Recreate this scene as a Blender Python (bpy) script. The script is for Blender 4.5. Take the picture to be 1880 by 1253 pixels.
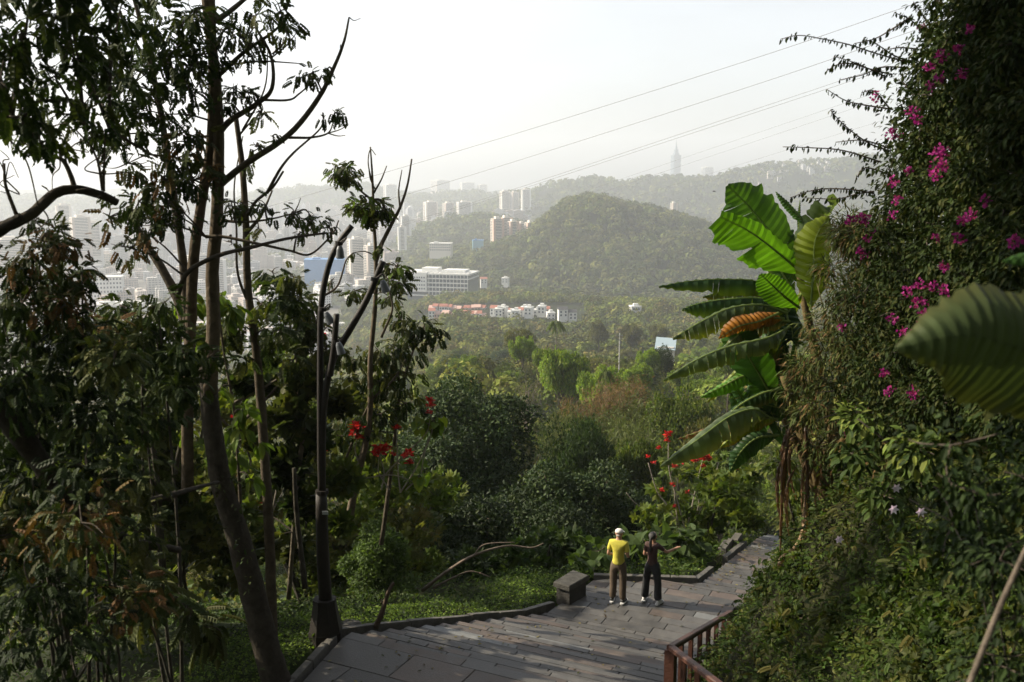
import bpy, math, random
import numpy as np
from mathutils import Vector, Matrix

for o in list(bpy.data.objects):
    bpy.data.objects.remove(o, do_unlink=True)
scene = bpy.context.scene
C = scene.collection
R = math.radians
rnd = random.Random(7)
rng = np.random.default_rng(7)

# ------------------------------------------------------------ camera
EYE = Vector((0.0, 0.0, 9.4)); PITCH = R(9.58); FPX = 1827.8
cam = bpy.data.cameras.new("camera"); camo = bpy.data.objects.new("camera", cam); C.objects.link(camo)
camo.location = EYE; camo.rotation_euler = (R(90) - PITCH, 0, 0)
cam.lens = 35.0; cam.sensor_width = 36.0; cam.clip_start = 0.05; cam.clip_end = 40000
cam.dof.use_dof = True; cam.dof.focus_distance = 32.0; cam.dof.aperture_fstop = 2.8
scene.camera = camo

# ------------------------------------------------------------ light
SUN_EL, SUN_AZ = R(32), R(-80)          # azimuth from +Y (view direction), negative = left
w = bpy.data.worlds.new("World"); scene.world = w; w.use_nodes = True
nt = w.node_tree; nt.nodes.clear()
sky = nt.nodes.new('ShaderNodeTexSky'); sky.sky_type = 'NISHITA'; sky.sun_disc = False
sky.sun_elevation = SUN_EL; sky.sun_rotation = SUN_AZ
sky.air_density = 1.0; sky.dust_density = 2.0; sky.ozone_density = 1.0; sky.altitude = 250
hs = nt.nodes.new('ShaderNodeHueSaturation'); hs.inputs['Saturation'].default_value = 0.25
tc = nt.nodes.new('ShaderNodeTexCoord')
mp = nt.nodes.new('ShaderNodeMapping'); mp.inputs['Scale'].default_value = (1.2, 1.2, 5)
nz = nt.nodes.new('ShaderNodeTexNoise'); nz.inputs['Scale'].default_value = 1.6; nz.inputs['Detail'].default_value = 5
cr = nt.nodes.new('ShaderNodeMapRange'); cr.inputs[1].default_value = .3; cr.inputs[2].default_value = .75
cr.inputs[3].default_value = .87; cr.inputs[4].default_value = 1.13
mul = nt.nodes.new('ShaderNodeVectorMath'); mul.operation = 'SCALE'
bg = nt.nodes.new('ShaderNodeBackground'); bg.inputs[1].default_value = 0.125
wo = nt.nodes.new('ShaderNodeOutputWorld')
nt.links.new(sky.outputs[0], hs.inputs['Color']); nt.links.new(tc.outputs['Generated'], mp.inputs[0])
nt.links.new(mp.outputs[0], nz.inputs['Vector']); nt.links.new(nz.outputs[0], cr.inputs[0])
nt.links.new(hs.outputs[0], mul.inputs[0]); nt.links.new(cr.outputs[0], mul.inputs['Scale'])
nt.links.new(mul.outputs[0], bg.inputs[0]); nt.links.new(bg.outputs[0], wo.inputs[0])

sl = bpy.data.lights.new("sun", 'SUN'); sl.energy = 5.0; sl.angle = R(0.6); sl.color = (1.0, 0.88, 0.68)
so = bpy.data.objects.new("sun", sl); C.objects.link(so)
sdir = Vector((math.sin(SUN_AZ) * math.cos(SUN_EL), math.cos(SUN_AZ) * math.cos(SUN_EL), math.sin(SUN_EL)))
so.rotation_euler = sdir.to_track_quat('Z', 'Y').to_euler(); so.location = (0, 0, 60)

vs = scene.view_settings
vs.view_transform = 'Standard'; vs.look = 'None'; vs.gamma = 1.0; vs.exposure = 0.85
scene.cycles.use_denoising = True
scene.cycles.max_bounces = 6; scene.cycles.diffuse_bounces = 3; scene.cycles.glossy_bounces = 2
scene.cycles.transmission_bounces = 4; scene.cycles.volume_bounces = 1; scene.cycles.transparent_max_bounces = 6
scene.cycles.sample_clamp_indirect = 6
HAZE_DENSITY = 1.6e-4

# ------------------------------------------------------------ pixel <-> world (photo is 1880x1253)
def ray(px, py):
    a = (px - 940) / FPX; b = -(py - 626.5) / FPX
    return (a, math.cos(PITCH) + b * math.sin(PITCH), -math.sin(PITCH) + b * math.cos(PITCH))
def P(px, py, Y):
    d = ray(px, py); t = Y / d[1]
    return np.array((d[0] * t, Y, EYE.z + d[2] * t))
def G(px, py, z):
    d = ray(px, py); t = (z - EYE.z) / d[2]
    return np.array((d[0] * t, d[1] * t, z))
def smooth(e0, e1, v):
    t = np.clip((v - e0) / (e1 - e0), 0, 1); return t * t * (3 - 2 * t)
def vnoise(x, y, sc, seed=0):
    """cheap value noise, vectorised"""
    x = np.asarray(x, float) / sc + 31.7 * seed; y = np.asarray(y, float) / sc + 17.3 * seed
    xi = np.floor(x); yi = np.floor(y); fx = x - xi; fy = y - yi
    fx = fx * fx * (3 - 2 * fx); fy = fy * fy * (3 - 2 * fy)
    def h(a, b):
        v = np.sin(a * 127.1 + b * 311.7 + seed * 7.7) * 43758.5453
        return v - np.floor(v)
    return (h(xi, yi) * (1 - fx) + h(xi + 1, yi) * fx) * (1 - fy) + (h(xi, yi + 1) * (1 - fx) + h(xi + 1, yi + 1) * fx) * fy

# ------------------------------------------------------------ terrain
def zpath(s): return np.interp(s, [13.45, 18.6, 21.4, 28.7, 34], [1.5, 0, 0, -1.35, -2.6])
def tL(s): return np.interp(s, [10, 11.6, 13.33, 19.07, 20.85, 21.75, 28.67, 34], [-9.1, -9.39, -9.74, -8.17, -7.96, -5.72, -5.85, -5.4])
def tR(s): return np.interp(s, [2, 12.0, 14.16, 20.07, 21.8, 28.7, 34], [-2.8, -3.5, -4.15, -4.54, -4.35, -4.45, -4.0])
RIDGES = [  # (distance, front falloff, back falloff, [(px, py) of the bare crest])
    (2000, 400, 400, [(640, 560), (740, 510), (800, 478), (880, 468), (960, 440), (1000, 412), (1035, 382), (1055, 375), (1085, 371), (1110, 373), (1140, 381), (1175, 387), (1220, 398), (1260, 410), (1300, 424), (1340, 440), (1400, 452), (1550, 470), (1900, 500)]),
    (2750, 300, 350, [(640, 500), (720, 458), (770, 428), (830, 408), (900, 404), (960, 418), (1010, 440), (1100, 470), (1200, 452), (1300, 448), (1500, 440), (1900, 430)]),
    (4300, 500, 500, [(700, 420), (900, 380), (940, 362), (985, 352), (1030, 343), (1075, 336), (1100, 334), (1140, 345), (1175, 338), (1220, 331), (1290, 336), (1350, 324), (1400, 312), (1440, 309), (1480, 305), (1530, 303), (1580, 297), (1700, 291), (2000, 305)]),
    (5600, 500, 600, [(-400, 372), (0, 368), (200, 374), (420, 378), (470, 358), (560, 349), (640, 354), (665, 344), (700, 352), (760, 366), (870, 358), (920, 370), (1000, 378), (1900, 370)]),
    (8200, 500, 500, [(-400, 352), (0, 350), (200, 346), (450, 352), (700, 350), (1000, 352), (1900, 345)]),
]
_rz = []
for (r0, f0, b0, pts) in RIDGES:
    th, zz = [], []
    for (px, py) in pts:
        d = ray(px, py); th.append(math.atan2(d[0], d[1])); zz.append(EYE.z + d[2] / math.hypot(d[0], d[1]) * r0)
    _rz.append((r0, f0, b0, th, zz))
CITY_Z = -200.0
def H(x, y):
    x = np.asarray(x, float); y = np.asarray(y, float)
    r = np.hypot(x, y) + 1e-6; th = np.arctan2(x, y)
    vc = np.interp(r, [20, 27, 45, 100, 180, 330, 450, 800, 1000, 1370, 1650, 9000], [-1, -4, -14.5, -29, -42, -59, -86, -121, -132, -166, CITY_Z, CITY_Z])
    vl = np.interp(r, [15, 24, 40, 100, 250, 450, 800, 1150, 9000], [-1, -3, -9, -35, -80, -120, -172, CITY_Z, CITY_Z])
    wl = smooth(R(-3.0), R(-11.0), th)
    v = vc * (1 - wl) + vl * wl
    far = smooth(60, 300, r)
    v = v + far * (vnoise(x, y, 130, 1) - .5) * 16 * (v > CITY_Z + 1) + (vnoise(x, y, 25, 2) - .5) * 2.0 * smooth(30, 60, r) * (v > CITY_Z + 1)
    z = v
    for (r0, f0, b0, tt, zz) in _rz:
        top = np.interp(th, tt, zz) + (vnoise(x, y, 90, 3) - .5) * 0.005 * r0
        dr = r - r0
        g = np.where(dr < 0, np.exp(-(np.abs(dr) / f0) ** 2.5), np.exp(-(dr / b0) ** 2.0))
        rib = 1 + (.32 * (vnoise(x, y, 230, 5) - .5) + .22 * (vnoise(x, y, 110, 15) - .5) + .14 * (vnoise(x, y, 50, 6) - .5)) * smooth(0, .7, np.abs(dr) / f0)
        z = np.maximum(z, CITY_Z + (top - CITY_Z) * g * rib)
    # near model in path coordinates
    s = x * .436 + y * .9; t = x * .9 - y * .436
    zp = zpath(s)
    l = tL(s) - t; e = t - tR(s)
    wy = smooth(12.6, 14.6, y)
    e = e * wy + (x - np.interp(y, [0, 5, 8, 12.7, 14.5], [3.7, 3.7, 3.6, 2.75, 2.5])) * (1 - wy)
    l = l * wy + (np.interp(y, [0, 14.5], [-3.6, -3.4]) - x) * (1 - wy)
    ramp = 1.5 + (13.2 - y) * .49
    base = np.maximum(zp, np.where(y < 13.2, ramp, -99))
    n = base - .12
    inside = (l < .35) & (e < .25) & (s > 9) & (s < 34)
    n = np.where(inside, n - .22, n)
    n = n - .30 * np.clip(l - 1.6, 0, 40)
    beyond = np.clip(s - (21.2 + np.clip(t + 7.9, 0, 3) * .38) - 1.4, 0, 30) * smooth(.2, 2.0, l)
    n = n - .50 * beyond
    ec = np.clip(e - .5, 0, 30)
    n = n + (2.1 * np.clip(ec, 0, 1.6) + 1.15 * np.clip(ec - 1.6, 0, 3.0) + .5 * np.clip(ec - 4.6, 0, 12)) * (1 - smooth(26, 44, r))
    n = n + (vnoise(x, y, 1.7, 4) - .5) * .35 * (1 - inside) * smooth(.3, 1.2, np.maximum(l, e))
    wn = 1 - smooth(29, 44, r)
    back = np.maximum(smooth(R(50), R(80), th), smooth(R(-100), R(-130), th))
    hillb = 7.4 + .75 * np.clip(r - 2.0, 0, 110)  # unseen slope behind the viewer, steepened to cut sky light
    n = n * (1 - back) + hillb * back
    z = z * (1 - wn) + n * wn
    z = z * (1 - back) + hillb * back
    return z
def Hs(x, y): return float(H(np.array([x]), np.array([y]))[0])

# ------------------------------------------------------------ object helpers
def tag(o, label=None, cat=None, group=None, kind=None):
    if label: o['label'] = label
    if cat: o['category'] = cat
    if group: o['group'] = group
    if kind: o['kind'] = kind
    return o
def empty(name, loc=(0, 0, 0), rz=0):
    o = bpy.data.objects.new(name, None); C.objects.link(o); o.location = loc; o.rotation_euler = (0, 0, rz)
    o.empty_display_size = .2
    return o
def copy_tree(o, parent=None):
    c = o.copy(); C.objects.link(c)
    if parent: c.parent = parent
    for ch in list(o.children): copy_tree(ch, c)
    return c
class Acc:
    def __init__(s): s.V = []; s.F = {}; s.C = []; s.n = 0; s.M = {}
    def add(s, V, Fs, col=(1, 1, 1), mi=0):
        V = np.asarray(V, float).reshape(-1, 3)
        if len(V) == 0: return
        s.V.append(V)
        c = np.asarray(col, float)
        if c.ndim == 1: c = np.tile(c, (len(V), 1))
        s.C.append(c)
        for f in Fs:
            f = np.asarray(f, int)
            if f.size == 0: continue
            s.F.setdefault(f.shape[1], []).append((f + s.n, mi))
        s.n += len(V)
    def build(s, name, mats, parent=None, smooth=False, origin=None):
        me = bpy.data.meshes.new(name)
        if s.n:
            V = np.concatenate(s.V); Cc = np.concatenate(s.C)
            if origin is not None: V = V - np.asarray(origin)
            loops, tot, mi = [], [], []
            for k, fl in s.F.items():
                for f, m in fl:
                    loops.append(f.ravel()); tot.append(np.full(len(f), k)); mi.append(np.full(len(f), m))
            loops = np.concatenate(loops); tot = np.concatenate(tot); mi = np.concatenate(mi)
            st = np.concatenate([[0], np.cumsum(tot)[:-1]])
            me.vertices.add(len(V)); me.vertices.foreach_set('co', V.astype(np.float32).ravel())
            me.loops.add(len(loops)); me.loops.foreach_set('vertex_index', loops.astype(np.int32))
            me.polygons.add(len(tot)); me.polygons.foreach_set('loop_start', st.astype(np.int32))
            me.polygons.foreach_set('loop_total', tot.astype(np.int32))
            me.polygons.foreach_set('material_index', mi.astype(np.int32))
            me.polygons.foreach_set('use_smooth', np.full(len(tot), bool(smooth)))
            a = me.attributes.new('Col', 'FLOAT_COLOR', 'POINT')
            a.data.foreach_set('color', np.concatenate([Cc, np.ones((len(Cc), 1))], 1).astype(np.float32).ravel())
            me.update(calc_edges=True)
        if not isinstance(mats, (list, tuple)): mats = [mats]
        for m in mats: me.materials.append(m)
        o = bpy.data.objects.new(name, me); C.objects.link(o)
        if parent: o.parent = parent
        if origin is not None and not parent: o.location = origin
        return o
def nrm(v): return v / (np.linalg.norm(v, axis=-1, keepdims=True) + 1e-9)
def scatter(acc, tmpl, pos, axis, nor, scale, col, mi=0):
    TV, TF = tmpl
    pos = np.asarray(pos, float); n = len(pos)
    if n == 0: return
    ya = nrm(np.asarray(axis, float)); za = np.asarray(nor, float)
    za = nrm(za - (za * ya).sum(1, keepdims=True) * ya); xa = np.cross(ya, za)
    sc = np.broadcast_to(np.asarray(scale, float).reshape(-1, 1, 1) if np.ndim(scale) else np.full((n, 1, 1), scale), (n, 1, 1))
    m = len(TV)
    W = pos[:, None, :] + sc * (TV[None, :, 0:1] * xa[:, None] + TV[None, :, 1:2] * ya[:, None] + TV[None, :, 2:3] * za[:, None])
    off = (np.arange(n) * m)[:, None, None]
    Fs = [(f[None] + off).reshape(-1, f.shape[1]) for f in TF]
    col = np.asarray(col, float)
    if col.ndim == 1: col = np.tile(col, (n, 1))
    acc.add(W.reshape(-1, 3), Fs, np.repeat(col, m, 0), mi)
def catmull(pts, n=6):
    p = np.asarray(pts, float)
    if len(p) < 3: n = max(n, 2)
    q = np.vstack([2 * p[0] - p[1], p, 2 * p[-1] - p[-2]]); out = []
    for i in range(1, len(q) - 2):
        for k in range(n):
            t = k / n
            out.append(.5 * ((2 * q[i]) + (-q[i - 1] + q[i + 1]) * t + (2 * q[i - 1] - 5 * q[i] + 4 * q[i + 1] - q[i + 2]) * t * t + (-q[i - 1] + 3 * q[i] - 3 * q[i + 1] + q[i + 2]) * t ** 3))
    out.append(p[-1]); return np.array(out)
def tube(acc, pts, r0, r1=None, ns=7, sm=4, col=(1, 1, 1), jitter=0.0, cap=True, mi=0, radii=None):
    pts = catmull(pts, sm) if sm > 1 else np.asarray(pts, float)
    n = len(pts)
    if radii is not None: rr = np.interp(np.linspace(0, 1, n), np.linspace(0, 1, len(radii)), radii)
    else: rr = np.linspace(r0, r0 if r1 is None else r1, n)
    d = nrm(np.gradient(pts, axis=0))
    up = np.array((0, 0, 1.)) if abs(d[0][2]) < .8 else np.array((1., 0, 0))
    a = np.cross(d[0], up); a /= np.linalg.norm(a); V = []
    for i in range(n):
        a = a - d[i] * a.dot(d[i]); a /= (np.linalg.norm(a) + 1e-9); b = np.cross(d[i], a)
        ang = np.arange(ns) * 2 * math.pi / ns
        rj = rr[i] * (1 + jitter * (rng.random(ns) - .5))
        V.append(pts[i] + (np.cos(ang)[:, None] * a + np.sin(ang)[:, None] * b) * rj[:, None])
    V = np.concatenate(V)
    i = np.arange(n - 1)[:, None] * ns; j = np.arange(ns)[None]; k = (j + 1) % ns
    F = np.stack([i + j, i + k, i + ns + k, i + ns + j], -1).reshape(-1, 4)
    Fs = [F]
    if cap:
        Fs.append(np.array([list(range(ns))[::-1]])); Fs.append(np.array([[(n - 1) * ns + q for q in range(ns)]]))
    acc.add(V, Fs, col, mi)
BOXF = np.array([[0, 3, 2, 1], [4, 5, 6, 7], [0, 1, 5, 4], [1, 2, 6, 5], [2, 3, 7, 6], [3, 0, 4, 7]])
def box(acc, c, size, rz=0, col=(1, 1, 1), mi=0):
    sx, sy, sz = [v / 2 for v in size]
    v = np.array([(-sx, -sy, -sz), (sx, -sy, -sz), (sx, sy, -sz), (-sx, sy, -sz), (-sx, -sy, sz), (sx, -sy, sz), (sx, sy, sz), (-sx, sy, sz)])
    c0, s0 = math.cos(rz), math.sin(rz)
    v = np.stack([v[:, 0] * c0 - v[:, 1] * s0, v[:, 0] * s0 + v[:, 1] * c0, v[:, 2]], 1) + np.asarray(c, float)
    acc.add(v, [BOXF], col, mi)
def prism(acc, top4, depth, col=(1, 1, 1), bev=.008, mi=0):
    """slab from four top corners (ccw), with a small bevel"""
    t = np.asarray(top4, float); c = t.mean(0)
    inn = c + (t - c) * (1 - bev / (np.linalg.norm(t - c, axis=1, keepdims=True) + 1e-6) * 1.6)
    e = t.copy(); e[:, 2] -= bev; b = t.copy(); b[:, 2] -= depth
    V = np.vstack([inn, e, b]); F = [[0, 1, 2, 3]]
    for k in range(2):
        for i in range(4):
            j = (i + 1) % 4; F.append([k * 4 + j, k * 4 + i, k * 4 + 4 + i, k * 4 + 4 + j])
    acc.add(V, [np.array(F)], col, mi)

# ------------------------------------------------------------ leaf templates (x width, y length, z normal)
def A_(v): return np.array(v, float)
LEAF4 = (A_([(0, 0, 0), (-.26, .45, .07), (0, 1, -.05), (.26, .45, .07)]), [np.array([[0, 3, 2, 1]])])
ROUND4 = (A_([(0, 0, 0), (-.45, .5, .08), (0, 1, -.05), (.45, .5, .08)]), [np.array([[0, 3, 2, 1]])])
LANCE = (A_([(0, 0, 0), (-.075, .4, .03), (0, 1, -.12), (.075, .4, .03)]), [np.array([[0, 3, 2, 1]])])
LEAF8 = (A_([(0, 0, 0), (0, .35, 0), (0, .7, -.04), (0, 1, -.14), (-.22, .3, .07), (-.2, .65, .03), (.22, .3, .07), (.2, .65, .03)]),
         [np.array([[1, 2, 5, 4], [1, 6, 7, 2]]), np.array([[0, 1, 4], [2, 3, 5], [0, 6, 1], [2, 7, 3]])])
HEART = (A_([(0, 0, 0), (0, .5, -.03), (0, 1, -.14), (-.3, -.18, .02), (-.46, .2, .08), (-.3, .62, .04), (.3, -.18, .02), (.46, .2, .08), (.3, .62, .04)]),
         [np.array([[0, 1, 4, 3], [1, 2, 5, 4], [0, 6, 7, 1], [1, 7, 8, 2]])])
def pinnate(n=4, ll=.42, wdt=.11, droop=.25):
    V, F = [], []; q = 0
    def leaf(o, d, L):
        nonlocal q
        o = A_(o); d = nrm(A_(d)); side = nrm(np.cross(d, A_((0, 0, 1))))
        V.extend([o, o + d * L * .45 - side * wdt * L * 2.2 + A_((0, 0, .02)), o + d * L - A_((0, 0, L * .22)), o + d * L * .45 + side * wdt * L * 2.2 + A_((0, 0, .02))])
        F.append([q, q + 3, q + 2, q + 1]); q += 4
    for i in range(n):
        t = .22 + .66 * i / max(1, n - 1); z = -droop * t * t
        for s in (-1, 1): leaf((0, t, z), (s * .85, .55, -.22), ll * (1 - .25 * abs(t - .5)))
    leaf((0, .95, -droop * .9), (0, 1, -.5), ll)
    V.extend([A_((-.006, 0, 0)), A_((.006, 0, 0)), A_((.005, .95, -droop * .9)), A_((-.005, .95, -droop * .9))]); F.append([q, q + 1, q + 2, q + 3])
    return (np.array(V), [np.array(F)])
PIN = pinnate(4, .40, .19)
PINF = pinnate(7, .30, .15, .35)
def rosette(n=6, tilt=.35, tm=LEAF4):
    V, F = [], [[] for _ in tm[1]]; q = 0
    for i in range(n):
        a = i * 2.4; c, s = math.cos(a), math.sin(a); tl = tilt + .25 * math.sin(i * 1.7)
        for v in tm[0]:
            y = v[1]; V.append((c * v[0] - s * y * math.cos(tl), y * math.sin(tl) + .2 * v[2], s * v[0] + c * y * math.cos(tl)))
        for k, f in enumerate(tm[1]): F[k].append(f + q)
        q += len(tm[0])
    return (np.array(V), [np.concatenate(f) for f in F])
ROS = rosette(6, .45)

# ------------------------------------------------------------ materials
def newmat(name):
    m = bpy.data.materials.new(name); m.use_nodes = True; t = m.node_tree; t.nodes.clear()
    return m, t
def nd(t, typ, **kw):
    n = t.nodes.new(typ)
    for k, v in kw.items():
        if k in n.inputs.keys(): n.inputs[k].default_value = v
        else: setattr(n, k, v)
    return n
def leaf_mat(name, trans=.35, rough=.55, spec=.12, var=.18, tboost=(1.5, 1.6, .7), noise=0):
    m, t = newmat(name)
    at = nd(t, 'ShaderNodeAttribute', attribute_name='Col'); oi = nd(t, 'ShaderNodeObjectInfo')
    mr = nd(t, 'ShaderNodeMapRange'); mr.inputs[3].default_value = 1 - var; mr.inputs[4].default_value = 1 + var
    t.links.new(oi.outputs['Random'], mr.inputs[0])
    sc = nd(t, 'ShaderNodeVectorMath', operation='SCALE'); t.links.new(at.outputs['Color'], sc.inputs[0]); t.links.new(mr.outputs[0], sc.inputs['Scale'])
    src = sc.outputs[0]
    if noise:
        tcx = nd(t, 'ShaderNodeTexCoord'); n2 = nd(t, 'ShaderNodeTexNoise', Scale=noise, Detail=3.0)
        m2 = nd(t, 'ShaderNodeMapRange'); m2.inputs[1].default_value = .3; m2.inputs[2].default_value = .7; m2.inputs[3].default_value = .7; m2.inputs[4].default_value = 1.25
        s2 = nd(t, 'ShaderNodeVectorMath', operation='SCALE')
        t.links.new(tcx.outputs['Object'], n2.inputs['Vector']); t.links.new(n2.outputs[0], m2.inputs[0]); t.links.new(src, s2.inputs[0]); t.links.new(m2.outputs[0], s2.inputs['Scale']); src = s2.outputs[0]
    p = nd(t, 'ShaderNodeBsdfPrincipled', Roughness=rough); p.inputs['Specular IOR Level'].default_value = spec
    tr = nd(t, 'ShaderNodeBsdfTranslucent'); tm = nd(t, 'ShaderNodeVectorMath', operation='MULTIPLY'); tm.inputs[1].default_value = tboost
    t.links.new(src, tm.inputs[0]); t.links.new(tm.outputs[0], tr.inputs[0])
    t.links.new(src, p.inputs['Base Color'])
    mx = nd(t, 'ShaderNodeMixShader'); mx.inputs[0].default_value = trans
    t.links.new(p.outputs[0], mx.inputs[1]); t.links.new(tr.outputs[0], mx.inputs[2])
    o = nd(t, 'ShaderNodeOutputMaterial'); t.links.new(mx.outputs[0], o.inputs[0])
    return m
def surf_mat(name, base=None, rough=.7, spec=.4, nscale=0, namp=.25, bump=0, bscale=20, metal=0, objcol=False, rnoise=0):
    m, t = newmat(name)
    if objcol: at = nd(t, 'ShaderNodeObjectInfo'); src = at.outputs['Color']
    elif base is None: at = nd(t, 'ShaderNodeAttribute', attribute_name='Col'); src = at.outputs['Color']
    else: at = nd(t, 'ShaderNodeRGB'); at.outputs[0].default_value = (*base, 1); src = at.outputs[0]
    tcx = nd(t, 'ShaderNodeTexCoord')
    p = nd(t, 'ShaderNodeBsdfPrincipled', Roughness=rough, Metallic=metal); p.inputs['Specular IOR Level'].default_value = spec
    if nscale:
        n2 = nd(t, 'ShaderNodeTexNoise', Scale=nscale, Detail=6.0, Roughness=.65)
        m2 = nd(t, 'ShaderNodeMapRange'); m2.inputs[1].default_value = .25; m2.inputs[2].default_value = .75; m2.inputs[3].default_value = 1 - namp; m2.inputs[4].default_value = 1 + namp
        s2 = nd(t, 'ShaderNodeVectorMath', operation='SCALE')
        t.links.new(tcx.outputs['Object'], n2.inputs['Vector']); t.links.new(n2.outputs[0], m2.inputs[0]); t.links.new(src, s2.inputs[0]); t.links.new(m2.outputs[0], s2.inputs['Scale']); src = s2.outputs[0]
        if rnoise:
            m3 = nd(t, 'ShaderNodeMapRange'); m3.inputs[1].default_value = .3; m3.inputs[2].default_value = .7; m3.inputs[3].default_value = rough - rnoise; m3.inputs[4].default_value = rough + rnoise
            t.links.new(n2.outputs[0], m3.inputs[0]); t.links.new(m3.outputs[0], p.inputs['Roughness'])
    t.links.new(src, p.inputs['Base Color'])
    if bump:
        n3 = nd(t, 'ShaderNodeTexNoise', Scale=bscale, Detail=6.0); b = nd(t, 'ShaderNodeBump', Strength=bump, Distance=.02)
        t.links.new(tcx.outputs['Object'], n3.inputs['Vector']); t.links.new(n3.outputs[0], b.inputs['Height']); t.links.new(b.outputs[0], p.inputs['Normal'])
    o = nd(t, 'ShaderNodeOutputMaterial'); t.links.new(p.outputs[0], o.inputs[0])
    return m
def facade_mat(name, fh=3.2, ww=3.0, glass=(.06, .075, .09), objcol=True):
    """walls from object or vertex colour with rows of dark windows, roofs plain"""
    m, t = newmat(name)
    if objcol: at = nd(t, 'ShaderNodeObjectInfo'); src = at.outputs['Color']
    else: at = nd(t, 'ShaderNodeAttribute', attribute_name='Col'); src = at.outputs['Color']
    g = nd(t, 'ShaderNodeNewGeometry'); sp = nd(t, 'ShaderNodeSeparateXYZ'); tcx = nd(t, 'ShaderNodeTexCoord')
    t.links.new(tcx.outputs['Object'] if objcol else g.outputs['Position'], sp.inputs[0])
    def M(op, a, b=None):
        n = nd(t, 'ShaderNodeMath', operation=op)
        for i, v in enumerate((a, b)):
            if v is None: continue
            if isinstance(v, (int, float)): n.inputs[i].default_value = v
            else: t.links.new(v, n.inputs[i])
        return n.outputs[0]
    zf = M('FRACT', M('DIVIDE', sp.outputs[2], fh)); xf = M('FRACT', M('DIVIDE', M('ADD', sp.outputs[0], M('MULTIPLY', sp.outputs[1], 1.0)), ww))
    a = M('MULTIPLY', M('GREATER_THAN', zf, .38), M('LESS_THAN', zf, .85)); b = M('MULTIPLY', M('GREATER_THAN', xf, .25), M('LESS_THAN', xf, .8))
    ns = nd(t, 'ShaderNodeSeparateXYZ'); t.links.new(g.outputs['Normal'], ns.inputs[0])
    wall = M('LESS_THAN', M('ABSOLUTE', ns.outputs[2]), .5)
    f = M('MULTIPLY', M('MULTIPLY', a, b), wall)
    mx = nd(t, 'ShaderNodeMixRGB'); t.links.new(f, mx.inputs[0]); t.links.new(src, mx.inputs[1]); mx.inputs[2].default_value = (*glass, 1)
    p = nd(t, 'ShaderNodeBsdfPrincipled', Roughness=.6); t.links.new(mx.outputs[0], p.inputs['Base Color'])
    o = nd(t, 'ShaderNodeOutputMaterial'); t.links.new(p.outputs[0], o.inputs[0])
    return m
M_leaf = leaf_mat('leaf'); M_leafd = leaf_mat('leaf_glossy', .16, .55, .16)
M_shade = leaf_mat('leaf_shaded', .12, .6, .08)  # leaf with glow and sheen lowered so near foliage reads as shaded
M_far = leaf_mat('leaf_far', .12, .8, .1)
M_ban = leaf_mat('banana_leaf', .42, .45, .3, 0, (1.35, 1.35, .4), noise=3)
M_petal = leaf_mat('petal', .4, .6, .2, .1, (1.3, 1.0, 1.2))
M_bark = surf_mat('bark', None, .9, .1, 7, .5, 1.0, 18)
M_terr = surf_mat('terrain', None, .95, .1, .4, .3)
M_slab = surf_mat('stone_slab', None, .55, .4, 3.5, .42, .35, 45, rnoise=.14)
M_kerb = surf_mat('kerb_stone', (.10, .095, .085), .8, .3, 5, .4, .8, 25)
M_rail = surf_mat('painted_wood', (.060, .024, .015), .5, .35, 6, .35, .5, 30)
M_lamp = surf_mat('dark_bronze', (.016, .013, .010), .6, .3, 14, .3, .3, 40)
M_steel = surf_mat('lamp_grey', (.10, .11, .12), .4, .5)
M_wall = facade_mat('facade'); M_wallv = facade_mat('facade_far', objcol=False)
M_plain = surf_mat('plain_objcol', None, .7, .3)
M_glass = surf_mat('window_glass', (.07, .09, .11), .15, .6)
def mat(name, c, rough=.7, **k): return surf_mat(name, c, rough, **k)

def pick(palette, n, jit=.15):
    p = np.asarray(palette, float); i = rng.integers(0, len(p), n)
    return p[i] * (1 + (rng.random((n, 1)) - .5) * 2 * jit)
def rdir(n):
    return nrm(rng.normal(size=(n, 3)))
#SECTION_TERRAIN
# ------------------------------------------------------------ ground sheet
def build_ground():
    rs = [0.0]; r = .6
    while r < 9000:
        rs.append(r); r *= 1.022
    rs.append(9000.); rs = np.array(rs)
    th = np.concatenate([np.linspace(-180, -42, 30)[:-1], np.linspace(-42, 42, 260), np.linspace(42, 180, 30)[1:-1]]) * math.pi / 180
    n = len(th); rr, tt = np.meshgrid(rs[1:], th, indexing='ij')
    x = rr * np.sin(tt); y = rr * np.cos(tt); z = H(x, y)
    V = np.vstack([[0, 0, Hs(0.01, 0.01)], np.stack([x, y, z], -1).reshape(-1, 3)])
    m = len(rs) - 1
    i = np.arange(m - 1)[:, None] * n; j = np.arange(n)[None]; k = (j + 1) % n
    F = np.stack([1 + i + j, 1 + i + n + j, 1 + i + n + k, 1 + i + k], -1).reshape(-1, 4)
    T = np.stack([np.zeros(n, int), 1 + np.arange(n), 1 + (np.arange(n) + 1) % n], -1)
    X, Y, Z = V[:, 0], V[:, 1], V[:, 2]
    nn = vnoise(X, Y, 2.3, 8)[:, None]; soil = A_((.018, .016, .009)); grass = A_((.022, .034, .010))
    c = soil * (1 - nn) + grass * nn
    flat = ((Z < CITY_Z + 2) & (np.hypot(X, Y) > 900))[:, None]
    n2 = vnoise(X, Y, 90, 9)[:, None]; n3 = vnoise(X, Y, 30, 10)[:, None]
    city = np.where(n2 > .62, A_((.05, .065, .03)), A_((.17, .165, .155)) * (.6 + .7 * n3))
    c = np.where(flat, city, c)
    a = Acc(); a.add(V, [F, T[:, [0, 1, 2]]], c)
    return tag(a.build('ground', M_terr, smooth=True), kind='structure')
build_ground()

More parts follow.
